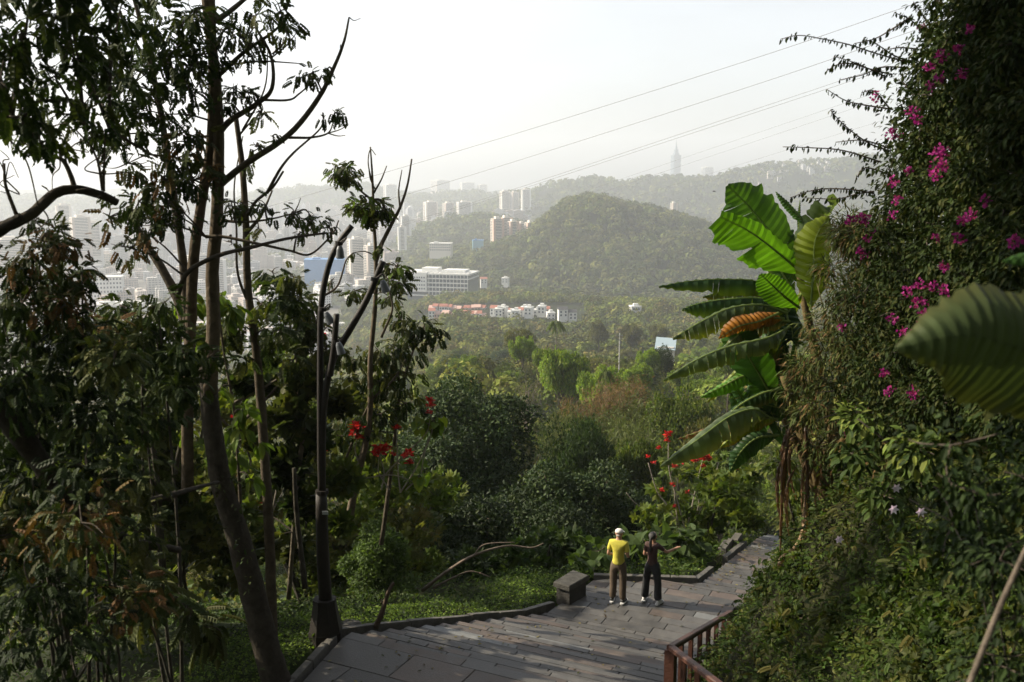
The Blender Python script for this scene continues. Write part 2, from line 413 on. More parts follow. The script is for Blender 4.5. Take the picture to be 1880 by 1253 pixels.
# ------------------------------------------------------------ paved path and steps
def ST(s, t, z): return np.array((s * .436 + t * .9, s * .9 - t * .436, z))
def slab_col():
    q = rnd.random(); v = rnd.uniform(.055, .092)
    if q < .22: return (v * 1.15, v * .93, v * .80)
    if q < .25: return (v * 1.15, v * .90, v * .78)
    if q < .27: v = rnd.uniform(.11, .16); return (v * .97, v, v)
    return (v * 1.02, v * .98, v * .93)
def paving():
    a = Acc(); s = 10.2
    def strip(s0, s1, z0, z1, lmin, lmax):
        t = tL((s0 + s1) / 2) + .08; lo0, lo1 = tL(s0) + .08, tL(s1) + .08; hi0, hi1 = tR(s0), tR(s1)
        tt = max(lo0, lo1) - rnd.uniform(0, lmax); cuts = [tt]
        hi = max(hi0, hi1)
        while cuts[-1] < hi: cuts.append(cuts[-1] + rnd.uniform(lmin, lmax))
        g = .005
        for t0, t1 in zip(cuts[:-1], cuts[1:]):
            q = [max(t0 + g, lo0), max(t0 + g, lo1), min(t1 - g, hi1), min(t1 - g, hi0)]
            if q[3] - q[0] < .06 or q[2] - q[1] < .06: continue
            dz = rnd.uniform(-.004, .004)
            prism(a, [ST(s0 + g, q[0], z0 + dz), ST(s0 + g, q[3], z0 + dz), ST(s1 - g, q[2], z1 + dz), ST(s1 - g, q[1], z1 + dz)][::1], .16, slab_col(), .007)
    while s < 13.44:
        d = min(13.45 - s, rnd.uniform(.62, .85)); strip(s, s + d, 1.5, 1.5, 1.1, 1.7); s += d
    ns = 12; tr = (18.6 - 13.45) / ns
    for k in range(ns):
        z = 1.5 - (k + 1) * 1.5 / ns + .0; z = max(z, 0.0)
        s0 = 13.45 + k * tr; c = [0, .36, .68, 1]
        for u0, u1 in zip(c[:-1], c[1:]): strip(s0 + u0 * tr, s0 + u1 * tr, z, z, .8, 2.1)
    s = 18.6
    while s < 21.39:
        d = min(21.4 - s, rnd.uniform(.26, .36)); strip(s, s + d, 0, 0, .6, 1.1); s += d
    s = 21.4
    for k in range(22):
        z = zpath(s) - .06; 
        strip(s, s + .19, z, z, .7, 1.5); strip(s + .19, s + .38, z, z, .7, 1.5); s += .38
        if s > 29.5: break
    o = tag(a.build('stone_path', M_slab), kind='structure')
    # mortar bed just below the slabs
    b = Acc()
    ss = np.linspace(10.2, 29.6, 80); V = []
    for q in ss:
        z = min(float(zpath(q)), float(zpath(q + .45))) - .10
        V += [ST(q, tL(q) + .02, z), ST(q, tR(q) + .05, z)]
    i = np.arange(len(ss) - 1) * 2
    b.add(np.array(V), [np.stack([i, i + 1, i + 3, i + 2], -1)], (.03, .028, .025))
    tag(b.build('path_bed', M_terr), kind='structure')
paving()
def kerb(svals, side, name='kerb', h=.07, wd=.13):
    a = Acc(); f = tL if side < 0 else tR
    for s0, s1 in zip(svals[:-1], svals[1:]):
        g = .008
        z0, z1 = float(zpath(s0)) + h, float(zpath(s1)) + h
        t0, t1 = float(f(s0)), float(f(s1))
        dz = rnd.uniform(-.012, .012)
        q = [ST(s0 + g, t0 - wd, z0 + dz), ST(s0 + g, t0, z0 + dz), ST(s1 - g, t1, z1 + dz), ST(s1 - g, t1 - wd, z1 + dz)]
        prism(a, q, .5, (1, 1, 1), .015)
    return tag(a.build(name, M_kerb), kind='structure')
kerb([10.2, 10.9, 11.6, 12.2, 12.8, 13.33, 14.1, 14.9, 15.7, 16.5, 17.3, 18.1, 19.07], -1)
kerb([21.9, 22.7, 23.5], -1); kerb([25.0, 25.9, 26.8, 27.6], -1)
def back_kerb():
    a = Acc(); p0, p1 = ST(20.85, -7.96, .05), ST(21.75, -5.72, .05)
    n = 4; d = nrm(p1 - p0); s = A_((-d[1], d[0], 0))
    for k in range(n):
        u0, u1 = p0 + (p1 - p0) * (k / n) + d * .006, p0 + (p1 - p0) * ((k + 1) / n) - d * .006
        prism(a, [u0, u1, u1 + s * .14, u0 + s * .14], .3, (1, 1, 1), .012)
    tag(a.build('kerb', M_kerb), kind='structure')
back_kerb()
# ------------------------------------------------------------ forest canopy on the far slopes
def in_cone(th): return np.abs(th) < R(31)
def canopy(name, rmin, rmax, spacing, rad, nq, qs, label, palette, mask, seed):
    a = Acc(); g = np.random.default_rng(seed)
    area = (R(62) / 2) * (rmax ** 2 - rmin ** 2); n = int(area / spacing ** 2)
    r = np.sqrt(g.random(n) * (rmax ** 2 - rmin ** 2) + rmin ** 2); th = (g.random(n) - .5) * R(62)
    x, y = r * np.sin(th), r * np.cos(th); z = H(x, y)
    k = mask(x, y, z, r, th); x, y, z, r, th = x[k], y[k], z[k], r[k], th[k]; n = len(x)
    R0 = rad * (.65 + .8 * g.random(n) ** 1.5); big = vnoise(x, y, 60, seed)
    pc = np.asarray(palette, float)[g.integers(0, len(palette), n)] * (.65 + .7 * big[:, None]) * (.6 + .8 * g.random((n, 1)))
    cen = np.stack([x, y, z + R0 * (.35 + .5 * g.random(n)) + 1.0], -1)
    d = nrm(g.normal(size=(n, nq, 3))); d[..., 2] = np.abs(d[..., 2]) * 1.1 - .15; d = nrm(d)
    lump = 1 + .28 * np.sin(d[..., 0] * 5 + x[:, None]) * np.cos(d[..., 1] * 6 + y[:, None])
    pos = cen[:, None] + d * (R0[:, None] * lump)[..., None] * A_((1, 1, .85))
    ax = nrm(np.cross(d, g.normal(size=d.shape))); no = nrm(d + .25 * g.normal(size=d.shape))
    col = np.repeat(pc[:, None], nq, 1) * (.88 + .24 * g.random((n, nq, 1)))
    sz = (qs * (.6 + .8 * g.random((n, nq))) * (R0 / rad)[:, None]).ravel()
    scatter(a, ROUND4, pos.reshape(-1, 3) - ax.reshape(-1, 3) * sz[:, None] * .5, ax.reshape(-1, 3), no.reshape(-1, 3), sz, col.reshape(-1, 3))
    return tag(a.build(name, M_far), label, 'forest', kind='stuff')
GREENS = [(.092, .118, .020), (.115, .135, .024), (.062, .086, .018), (.145, .152, .030), (.098, .100, .024), (.125, .105, .030)]
HILLG = [(.058, .078, .018), (.075, .092, .022), (.042, .060, .015), (.105, .110, .030), (.066, .070, .022)]
CLEAR = [(1080, 1700, R(-6), R(-.5)), ]
def notcity(x, y, z, r, th): return ~((th > R(-5.6)) & (th < R(4.4)) & (r > 900) & (r < 1130)) & ~((th > R(-6)) & (th < R(-1.8)) & (r > 1290)) & (z > CITY_Z + 4) & (rng.random(len(x)) < .97)
def hillmask(x, y, z, r, th):
    return ~((th > R(-6)) & (th < R(-1.8)) & (r < 1440)) & (z > CITY_Z + 3)
def far_mask(x, y, z, r, th): return z > CITY_Z + 12
canopy('forest_canopy', 600, 1350, 8.6, 5.6, 80, 1.75, 'dense green forest filling the slope between the valley trees and the row houses', GREENS, notcity, 11)
canopy('forest_canopy', 1350, 2500, 10.5, 8.0, 46, 3.6, 'dark green forest covering the round hill in the middle distance', HILLG, hillmask, 12)
canopy('forest_canopy', 2500, 3300, 15, 9, 14, 6.0, 'hazy forest on the low ridge behind the pink towers', HILLG, far_mask, 13)
canopy('forest_canopy', 3500, 6100, 26, 14, 8, 12, 'pale hazy forest on the long ridges below the skyline', HILLG, far_mask, 14)
def parkmask(x, y, z, r, th): return (z < CITY_Z + 3) & (vnoise(x, y, 90, 9) > .60)
canopy('city_park_trees', 1100, 3300, 17, 7, 12, 4.5, 'patches of trees between the hazy city blocks', HILLG, parkmask, 15)

# ------------------------------------------------------------ city buildings
def V4(*p): return np.array(p, float)
def pbox(a, x0, x1, y0, y1, z0, z1, col=(1, 1, 1), mi=0):
    box(a, ((x0 + x1) / 2, (y0 + y1) / 2, (z0 + z1) / 2), (x1 - x0, y1 - y0, z1 - z0), 0, col, mi)
def proto_shape(a, kind, w, d, h, mi_w=0, mi_r=0, col=(1, 1, 1)):
    """one far building: body, setbacks, roof huts, balcony stacks"""
    q = random.Random(kind * 13 + 5)
    pbox(a, -w / 2, w / 2, -d / 2, d / 2, -8, h, col)
    pbox(a, -w / 2 - .25, w / 2 + .25, -d / 2 - .25, d / 2 + .25, h + .003, h + .9, col)
    for k in range(2 + kind % 3):
        cx = q.uniform(-.35, .35) * w; cy = q.uniform(-.3, .3) * d; s = q.uniform(.10, .18) * w
        pbox(a, cx - s, cx + s, cy - s * .8, cy + s * .8, h + .906 + k * .004, h + q.uniform(3, 5.5), col)
    if kind % 2 == 0:
        for k in range(3):
            cx = (-.32 + .32 * k) * w
            pbox(a, cx - .06 * w, cx + .06 * w, -d / 2 - 1.3, -d / 2 - .01, 0, h * .94 - k * 1.1, col)
            pbox(a, cx - .06 * w, cx + .06 * w, d / 2 + .01, d / 2 + 1.3, 0, h * .94 - k * 1.1, col)
    if kind % 3 == 1:
        pbox(a, -w * .3, w * .32, -d * .3, d * .31, h + .91, h * 1.13 + 1, col)
    if kind % 4 == 3:
        pbox(a, w / 2 + .01, w * .95, -d * .4, d * .38, -8, h * .66, col)
KINDS = [(30, 14, 24), (16, 16, 52), (42, 16, 36), (24, 20, 16), (18, 18, 70), (60, 26, 14), (14, 12, 18), (34, 18, 48), (12, 12, 12), (26, 14, 60)]
CITYC = [(.42, .41, .39), (.50, .49, .46), (.36, .35, .34), (.45, .39, .35), (.52, .46, .41), (.33, .34, .36), (.56, .56, .56), (.40, .33, .29)]
CNAME = ['grey', 'pale', 'dark grey', 'tan', 'cream', 'blue grey', 'white', 'brown']
protos = []
for k, (w_, d_, h_) in enumerate(KINDS):
    a = Acc(); proto_shape(a, k, w_, d_, h_)
    o = a.build('apartment_building' if h_ > 20 else 'low_building', M_wall); protos.append(o)
used = [False] * len(KINDS)
FORM = ['six storey slab block', 'slender mid rise tower', 'wide apartment slab', 'squat office block', 'tall residential tower', 'long low hall', 'small walk-up block', 'broad twelve storey block', 'small cube-shaped house', 'tall thin slab tower']
def put_building(k, x, y, z, rz, sc, ci, label=None, group=None):
    o = protos[k]
    if used[k]: o = o.copy(); C.objects.link(o)
    used[k] = True
    o.location = (x, y, z); o.rotation_euler = (0, 0, rz); o.scale = (sc[0], sc[1], sc[2]); o.color = (*CITYC[ci], 1)
    big = KINDS[k][2] > 20
    tag(o, label or f'{CNAME[ci]} {FORM[k]} standing in the hazy city on the plain below', 'building', group or f'{CNAME[ci]} {FORM[k]}s in the hazy city')
    return o
# the 300-odd that show largest stand nearest; the rest merge into the distant city
cells = []
gg = np.random.default_rng(5)
th_grid = R(33)
yy = 1180.0
while yy < 7800:
    stp = 36 + (yy - 1180) * .011
    xx = -yy * .60
    while xx < yy * .60:
        cells.append((xx + gg.uniform(-.25, .25) * stp, yy + gg.uniform(-.25, .25) * stp, gg.random(), gg.random(), gg.random())); xx += stp
    yy += stp
cx = np.array([c[0] for c in cells]); cy = np.array([c[1] for c in cells]); cz = H(cx, cy)
far_acc = Acc(); ncount = 0
KEEP = [(P(820, 545, 1400)[0], 1450, 170), (P(600, 560, 1500)[0], 1500, 60)]
for (x, y, u, v, q), z in zip(cells, cz):
    if z > CITY_Z + 3: continue
    if vnoise(np.array([x]), np.array([y]), 90, 9)[0] > .60 or u < .10: continue
    if any((x - a_) ** 2 + (y - b_) ** 2 < r_ ** 2 for a_, b_, r_ in KEEP): continue
    tall = vnoise(np.array([x]), np.array([y]), 420, 21)[0]
    if y < 1900: k = [3, 5, 6, 8, 0, 6, 8, 3, 0, 6][int(v * 10)]
    elif tall > .6: k = [1, 4, 7, 9, 2, 7, 4, 0, 2, 9][int(v * 10)]
    elif tall > .4: k = [0, 2, 7, 0, 6, 3, 1, 6, 2, 0][int(v * 10)]
    else: k = [6, 3, 8, 5, 0, 6, 8, 0, 6, 3][int(v * 10)]
    ci = int(q * 7.99); rz = .35 + (0 if u < .6 else math.pi / 2) + (vnoise(np.array([x]), np.array([y]), 600, 22)[0] - .5) * .8
    sc = (.75 + .6 * v, .8 + .5 * q, .7 + .6 * ((u * 7.3) % 1))
    if ncount < 285 and abs(math.atan2(x, y)) < R(28.2):
        put_building(k, x, y, CITY_Z, rz, sc, ci); ncount += 1
    else:
        b = Acc(); w_, d_, h_ = KINDS[k]; proto_shape(b, k, w_ * sc[0], d_ * sc[1], h_ * sc[2])
        V = np.concatenate(b.V); c0, s0 = math.cos(rz), math.sin(rz)
        V = np.stack([V[:, 0] * c0 - V[:, 1] * s0 + x, V[:, 0] * s0 + V[:, 1] * c0 + y, V[:, 2] + CITY_Z], -1)
        far_acc.add(V, [f for fl in b.F.values() for f, _ in fl], CITYC[ci])
# housing on the far slopes at right and on the ridge behind the pink towers
def slope_houses(n, px0, px1, py0, py1, r, hk, seed):
    g = random.Random(seed)
    for _ in range(n):
        px = g.uniform(px0, px1); py = g.uniform(py0, py1); yd = r * g.uniform(.93, 1.07)
        x = P(px, py, yd)[0]; z = Hs(x, yd); w_, d_, h_ = KINDS[g.choice(hk)]; s = g.uniform(.7, 1.1); b = Acc()
        proto_shape(b, 3, w_ * s, d_ * s, h_ * s * g.uniform(.6, 1.2)); V = np.concatenate(b.V) + A_((x, yd, z + 6))
        far_acc.add(V, [f for fl in b.F.values() for f, _ in fl], CITYC[g.choice([1, 6, 4])])
slope_houses(60, 1240, 1340, 380, 400, 2950, [6, 8, 3], 1)
slope_houses(70, 1390, 1540, 315, 360, 4150, [6, 8], 2)
slope_houses(50, 905, 985, 380, 420, 3050, [0, 7, 3], 3)
slope_houses(40, 700, 830, 400, 440, 3000, [0, 7, 3, 6], 4)
tag(far_acc.build('distant_buildings', M_wallv), 'far-off city blocks fading into the haze below the ridges', 'city', kind='stuff')
for k, o in enumerate(protos):
    if not used[k]: bpy.data.objects.remove(o)

# named buildings ------------------------------------------------
M_conc = mat('white_concrete', (.62, .62, .60), .7, nscale=.2, namp=.08)
M_pink = mat('pink_tile', (.50, .36, .29), .75, nscale=.2, namp=.1)
M_pale = mat('pale_trim', (.62, .58, .52), .7)
M_redroof = mat('red_tile_roof', (.30, .12, .085), .8, nscale=1.0, namp=.2)
M_white = mat('white_render', (.62, .62, .60), .7)
M_blue = mat('blue_sheeting', (.10, .25, .50), .6, nscale=.3, namp=.1)
M_dark = mat('dark_roof', (.05, .05, .055), .7)
M_tower = mat('blue_green_glass', (.09, .13, .17), .3, spec=.6)
def part(a, name, m, parent): return a.build(name, m, parent)
def ground_at(px, py, Y): 
    p = P(px, py, Y); return float(p[0]), Y, Hs(p[0], Y)
# campus building with stacked white floors
def campus():
    Y = 1400; x0 = P(752, 520, Y)[0]; x1 = P(873, 520, Y)[0]; zt = P(800, 497, Y)[2]; zb = P(800, 545, Y)[2]
    cx_ = (x0 + x1) / 2; W = x1 - x0; Hh = zt - zb
    r = empty('campus_building', (cx_, Y, zb), R(-14)); tag(r, 'wide white building with stacked glazed floors at the foot of the forested hill', 'building')
    core = Acc(); pbox(core, -W * .48, W * .5 - 2, -22, 26, -12, Hh - 4)
    part(core, 'glazing', M_glass, r)
    for k in range(6):
        a = Acc(); z = Hh * (k + .55) / 6.2; ww = W * (.5 - .012 * (5 - k))
        pbox(a, -ww, ww, -25, 27, z, z + 1.5); part(a, 'floor_slab', M_conc, r)
    a = Acc(); pbox(a, -W * .52, -W * .16, -26.5, 20, Hh * .25, Hh * .98); part(a, 'wall', M_conc, r)
    for k in range(4):
        for q in range(9):
            a = Acc(); xx = -W * .50 + q * W * .037; pbox(a, xx, xx + 1.6, -26.8, -26.52, Hh * .34 + k * 5.2, Hh * .34 + k * 5.2 + 2.2); part(a, 'window', M_glass, r)
    for k in range(12):
        a = Acc(); xx = -W * .13 + k * W * .055; pbox(a, xx, xx + .6, -25.6, -25.02, Hh * .1, Hh - 1.5); part(a, 'column', M_conc, r)
    a = Acc(); pbox(a, -W * .5, W * .5, -24, 26, Hh - 3, Hh - 1.6); pbox(a, -W * .3, -W * .05, -8, 12, Hh - 1.59, Hh + 4); pbox(a, W * .05, W * .4, -14, 10, Hh - 1.58, Hh + 2.2)
    for k in range(14): pbox(a, -W * .46 + k * 6.5, -W * .46 + k * 6.5 + 4.2, -20, -17, Hh - 1.57, Hh + .6)
    part(a, 'roof', M_conc, r)
campus()
def pink_tower(px, top, base, Y, w, d, lab, cat='tower', m=None, rz=.5):
    p = P(px, base, Y); h = P(px, top, Y)[2] - p[2]; z0 = float(p[2]) - 12
    r = empty('apartment_tower', (float(p[0]), Y, z0), rz); tag(r, lab, cat, 'pink apartment towers on the hillside' if m is None else None)
    h += 12; a = Acc(); pbox(a, -w / 2, w / 2, -d / 2, d / 2, 0, h); pbox(a, -w / 2 - 2, -w / 2 + 3, -d / 2 - 2, -d / 2 + 4, 0, h + 1.5); pbox(a, w / 2 - 3, w / 2 + 2, -d / 2 - 2, -d / 2 + 4, 0, h + 1.5)
    part(a, 'wall', m or M_pink, r)
    n = int(h / 3.2)
    for k in range(min(n, 22)):
        a = Acc(); z = h - 3.0 - k * 3.2
        pbox(a, -w / 2 + 3.4, w / 2 - 3.4, -d / 2 - 1.4, -d / 2 - .02, z, z + 1.1); pbox(a, -w / 2 - 1.0, -w / 2 - .02, -d / 2 + 4.4, d / 2 - 1, z, z + 1.1); part(a, 'balcony', M_pale, r)
        a = Acc(); pbox(a, -w / 2 + 3.6, w / 2 - 3.6, -d / 2 - .3, -d / 2 - .015, z + 1.3, z + 2.8); pbox(a, -w / 2 - .3, -w / 2 - .015, -d / 2 + 4.6, d / 2 - 1.2, z + 1.3, z + 2.8); part(a, 'window', M_glass, r)
    a = Acc(); pbox(a, -w / 2 + .5, w / 2 - .5, -d / 2 + .5, d / 2 - .5, h + .004, h + 1.4); pbox(a, -w * .2, w * .2, -d * .2, d * .3, h + 1.404, h + 6); pbox(a, w * .25, w * .42, -d * .2, d * .1, h + 1.408, h + 4); part(a, 'roof', M_pale, r)
for i, (px, tp, w_, lab) in enumerate([(912, 403, 21, 'leftmost pink apartment tower on the wooded hillside, sunlit on its left face'), (928, 401, 22, 'second pink apartment tower from the left, close behind the leftmost one'), (941, 408, 17, 'third pink apartment tower in the row on the wooded hillside'),
                              (957, 412, 16, 'fourth pink apartment tower with pale balconies, right of the tallest pair'), (973, 410, 18, 'fifth pink apartment tower, second from the right of the hillside row'), (987, 415, 15, 'rightmost and dimmest pink apartment tower of the hillside row')]):
    pink_tower(px, tp, 446, 2080 + (i % 2) * 45, w_, 16, lab)
for i, (px, tp, bs, Y, w_, lab) in enumerate([(745, 398, 425, 2600, 22, 'pale tower among trees left of the low ridge'), (790, 372, 398, 3300, 40, 'broad hazy white tower on the plain left of the long ridge'), (822, 374, 398, 3250, 30, 'narrow hazy white tower beside the broad one'), (852, 372, 395, 3300, 44, 'wide hazy pale block nearest the long ridge'),
        (926, 352, 378, 3900, 34, 'hazy cream tower at the left of the cluster on the ridge shoulder'), (944, 354, 380, 3900, 30, 'hazy tower in the middle of the cluster on the ridge shoulder'), (965, 349, 380, 3850, 32, 'tallest hazy tower of the cluster on the ridge shoulder'),
        (716, 340, 362, 5200, 60, 'faint grey tower block on the far skyline above the lamp'), (808, 332, 352, 6800, 110, 'faint wide block on the far skyline'), (858, 336, 352, 6900, 90, 'faint pair block on the far skyline, right of the wide one'), (885, 340, 354, 6900, 60, 'faintest block at the right end of the far skyline'),
        (1236, 374, 392, 2950, 18, 'white hillside tower with a small peak on the far right slope'), (1298, 308, 336, 6900, 70, 'hazy flat-topped tower right of the tallest skyscraper'),
        (120, 378, 440, 2450, 30, 'hazy tall tower behind the orange-tinted foliage'), (150, 400, 470, 2100, 34, 'hazy slab tower with many balconies behind the left tree'), (176, 410, 478, 2150, 30, 'hazy apartment tower right of the balcony slab'), (20, 440, 500, 1900, 60, 'grey institutional block at the left edge'),
        (365, 470, 520, 1800, 34, 'tan apartment block seen between the left trunks'), (400, 478, 525, 1750, 26, 'cream apartment block right of the twin trunks'), (655, 440, 505, 1950, 30, 'tan tower block behind the tall lamp'), (683, 452, 505, 1900, 26, 'grey tower block right of the tall lamp'), (738, 418, 450, 2350, 16, 'slim white tower above the campus building')]):
    pink_tower(px, tp, bs, Y, w_, w_ * .6, lab, 'building', [M_conc, M_pale, mat('hazy_tan', (.42, .36, .31))][i % 3], rz=.35 + .2 * (i % 3))
def simple_block(name, px0, px1, top, base, Y, m, mr, lab, rz=0, rows=0):
    p0, p1 = P(px0, base, Y), P(px1, base, Y); h = P(px0, top, Y)[2] - p0[2]; W = p1[0] - p0[0]
    r = empty(name, (float((p0[0] + p1[0]) / 2), Y, float(p0[2])), rz); tag(r, lab, 'building')
    a = Acc(); pbox(a, -W / 2, W / 2, 0, W * .55, -14, h); part(a, 'wall', m, r)
    a = Acc(); pbox(a, -W / 2 - .6, W / 2 + .6, -.6, W * .55 + .6, h + .004, h + 1.0); pbox(a, -W * .3, -W * .1, W * .1, W * .25, h + 1.004, h + 4); part(a, 'roof', mr, r)
    for k in range(rows):
        for q in range(10):
            a = Acc(); z = h * (k + .35) / rows; xx = -W / 2 + W * (q + .25) / 10; pbox(a, xx, xx + W * .05, -.2, -.01, z, z + h / rows * .45); part(a, 'window', M_glass, r)
simple_block('office_building', 168, 224, 510, 548, 1500, M_conc, M_white, 'white flat-roofed office building seen beside the left foliage', .25, 5)
simple_block('low_hall', 175, 260, 560, 585, 1330, M_conc, M_white, 'long white low hall below the office building at left', .2, 1)
simple_block('wrapped_building', 560, 632, 478, 520, 1850, M_blue, M_blue, 'building under construction wrapped in blue sheeting behind the lamp arms', .1)
simple_block('blue_shed', 868, 888, 442, 452, 1980, mat('pale_blue_metal', (.20, .38, .48), .5), M_blue, 'small light blue building in the trees left of the pink towers', .1)
simple_block('grey_building', 788, 828, 448, 462, 1900, M_pale, M_conc, 'pale terraced building among trees above the campus building', -.1, 3)
def houses():
    g = random.Random(3)
    def house(px, py, Y, wd, hh, roofm, lab, grp, gable=True):
        x = float(P(px, py, Y)[0]); z = float(P(px, py, Y)[2])
        r = empty('row_house', (x, Y, z), g.uniform(-.35, .15)); tag(r, lab, 'house', grp)
        a = Acc(); pbox(a, -wd / 2, wd / 2, -5, 5, -9, hh); part(a, 'wall', M_white if roofm is not M_pinkw else M_pinkw, r)
        a = Acc()
        if gable:
            v = V4((-wd / 2 - .4, -5.5, hh), (wd / 2 + .4, -5.5, hh), (wd / 2 + .4, 5.5, hh), (-wd / 2 - .4, 5.5, hh), (-wd / 2 - .4, 0, hh + 2.6), (wd / 2 + .4, 0, hh + 2.6)) + A_((0, 0, .05))
            a.add(v, [np.array([[0, 1, 5, 4], [2, 3, 4, 5], [0, 3, 2, 1]]), np.array([[0, 4, 3], [1, 2, 5]])])
        else: pbox(a, -wd / 2 - .3, wd / 2 + .3, -5.3, 5.3, hh + .004, hh + .8); pbox(a, -wd * .2, wd * .25, -2, 2, hh + .81, hh + 3)
        part(a, 'roof', roofm, r)
        for k in range(2):
            for s_ in (-1, 1):
                a = Acc(); pbox(a, s_ * wd * .25 - .8, s_ * wd * .25 + .8, -5.15, -5.01, k * 3.2 + hh - 6.2, k * 3.2 + hh - 4.4); part(a, 'window', M_glass, r)
    M_pinkw = mat('salmon_render', (.50, .33, .28), .8)
    for k in range(26):
        px = 795 + (k % 13) * 7.6 + g.uniform(-2, 2); row = k // 13
        house(px, 582 + row * 11 + (px - 795) * .03, 1090 - row * 70, g.uniform(5.5, 7), g.uniform(9, 13), M_redroof if g.random() < .6 else M_pinkw, 'narrow salmon and white house with a steep red roof in the left terrace', 'salmon terrace houses in the valley')
    for k in range(14):
        px = 908 + k * 7.9; white = k % 3 != 0
        house(px, 584 + g.uniform(-4, 5), 1010 + g.uniform(-40, 40), 7.5, g.uniform(7.5, 11), M_white if white else M_redroof, 'white flat-roofed house in the right-hand valley terrace' if white else 'white house with a red pitched roof in the right-hand valley terrace', 'white flat-roofed valley houses' if white else 'red-roofed houses among the white ones', not white)
    house(1033, 582, 960, 9, 7.5, M_dark, 'house with a dark grey pitched roof at the right end of the terrace', None)
    house(1050, 585, 960, 8, 6.5, M_dark, 'smaller dark-roofed house right beside the bigger one', None)
    for px, py, Y, m_, lab in [(1090, 566, 1150, M_white, 'white house alone in the trees above the dark-roofed houses'), (1166, 572, 980, M_white, 'small white house peeking out of the bamboo'), (888, 518, 1500, M_redroof, 'red-roofed house right of the campus building'), (928, 517, 1520, M_conc, 'low white house along the road at the foot of the hill')]:
        house(px, py, Y, 10, 5, m_, lab, None, m_ is M_redroof)
houses()
def shed():
    r = empty('metal_shed', tuple(P(1222, 642, 300)), R(-12)); tag(r, 'grey-blue corrugated shed roof poking out of the valley trees', 'shed')
    a = Acc(); pbox(a, -2.6, 2.6, -3, 3, -4, 1.2); part(a, 'wall', M_pale, r)
    a = Acc(); v = V4((-3.1, -3.6, .8), (3.1, -3.6, .5), (3.1, 3.2, 3.0), (-3.1, 3.2, 3.3)); v = np.vstack([v, v - A_((0, 0, .12))]); a.add(v, [np.array([[0, 1, 2, 3], [7, 6, 5, 4], [0, 4, 5, 1], [1, 5, 6, 2], [2, 6, 7, 3], [3, 7, 4, 0]])]); part(a, 'roof', mat('blue_grey_metal', (.30, .38, .42), .4), r)
shed()
def skyscraper():
    Y = 6900; p = P(1240, 330, Y); zb = CITY_Z; zt = P(1240, 256, Y)[2]; Ht = zt - zb
    r = empty('skyscraper', (float(p[0]), Y, zb), .3); tag(r, 'tallest skyscraper, tiered and pointed with a spire, rising above the hazy ridge', 'skyscraper')
    a = Acc(); k = Ht / 508.0; W = 58
    def frus(a, w0, w1, z0, z1):
        v = []
        for w_, z in ((w0, z0), (w1, z1)):
            h_ = w_ / 2; c = w_ * .12
            v += [(-h_ + c, -h_, z), (h_ - c, -h_, z), (h_, -h_ + c, z), (h_, h_ - c, z), (h_ - c, h_, z), (-h_ + c, h_, z), (-h_, h_ - c, z), (-h_, -h_ + c, z)]
        F = np.array([[i, (i + 1) % 8, 8 + (i + 1) % 8, 8 + i] for i in range(8)]); a.add(np.array(v), [F, np.array([list(range(8))[::-1], list(range(8, 16))])])
    frus(a, 78, 58, 0, 110 * k); part(a, 'base', M_tower, r)
    for i in range(8):
        a = Acc(); frus(a, 50, 60, (112 + i * 34) * k, (112 + i * 34 + 33) * k); part(a, 'tier', M_tower, r)
    a = Acc(); frus(a, 40, 34, 384 * k, 400 * k); frus(a, 26, 24, 400.5 * k, 428 * k); frus(a, 16, 10, 428.5 * k, 455 * k); part(a, 'crown', M_tower, r)
    a = Acc(); tube(a, [(0, 0, 455 * k), (0, 0, 508 * k)], 4.5, 1.2, 8, 1); part(a, 'spire', M_tower, r)
skyscraper()

# ------------------------------------------------------------ overhead wires
M_wire = mat('wire', (.16, .16, .17), .6)
def wire(pts, lab, rad):
    a = Acc(); W = []
    for (px, py, Y) in pts: W.append(P(px, py, Y))
    W = np.array(W); d = W[0] - W[1]; e = W[-1] - W[-2]
    W = np.vstack([W[0] + d * .8, W, W[-1] + e * 1.2])
    tube(a, W, rad * .95, rad * .55, 5, 8)
    tag(a.build('power_line', M_wire, smooth=True), lab, 'power line', 'power lines crossing the sky')
wire([(540, 366, 290), (900, 260, 210), (1350, 119, 155), (1672, 10, 130)], 'topmost power line, running up to the upper right corner of the view', .055)
wire([(700, 371, 290), (900, 311, 240), (1350, 168, 165), (1680, 56, 135)], 'second power line from the top, the darkest one across the sky', .055)
wire([(730, 412, 300), (850, 378, 270), (1350, 213, 175), (1560, 143, 150)], 'upper wire of the close pair that passes the skyscraper spire', .045)
wire([(730, 416, 300), (850, 382, 270), (1350, 219, 175), (1560, 150, 150)], 'lower wire of the close pair that passes the skyscraper spire', .045)
wire([(870, 420, 380), (975, 385, 340), (1350, 258, 235), (1580, 180, 200)], 'faint power line crossing below the close pair', .032)
wire([(870, 433, 380), (975, 397, 340), (1350, 272, 235), (1580, 195, 200)], 'faint power line just under the other faint one', .032)
wire([(960, 430, 400), (1140, 370, 340), (1350, 305, 270), (1580, 234, 230)], 'lowest and faintest power line, touching the ridge crest', .030)
def bird():
    p = P(1311, 352, 60); r = empty('bird', tuple(p)); tag(r, 'tiny dark bird flying left of the banana leaf tip', 'bird')
    a = Acc(); tube(a, [(-.09, 0, 0), (-.03, 0, .005), (.04, 0, 0), (.12, 0, .01)], 0, 0, 6, 3, radii=[.012, .03, .022, .006])
    for s in (-1, 1): a.add([(-.03, 0, .01), (.04, 0, .01), (.03, s * .12, .05), (-.02, s * .2, .02), (-.04, s * .1, .06)], [np.array([[0, 1, 2, 4]]), np.array([[4, 2, 3]])])
    a.build('body', M_wire, r)
bird()

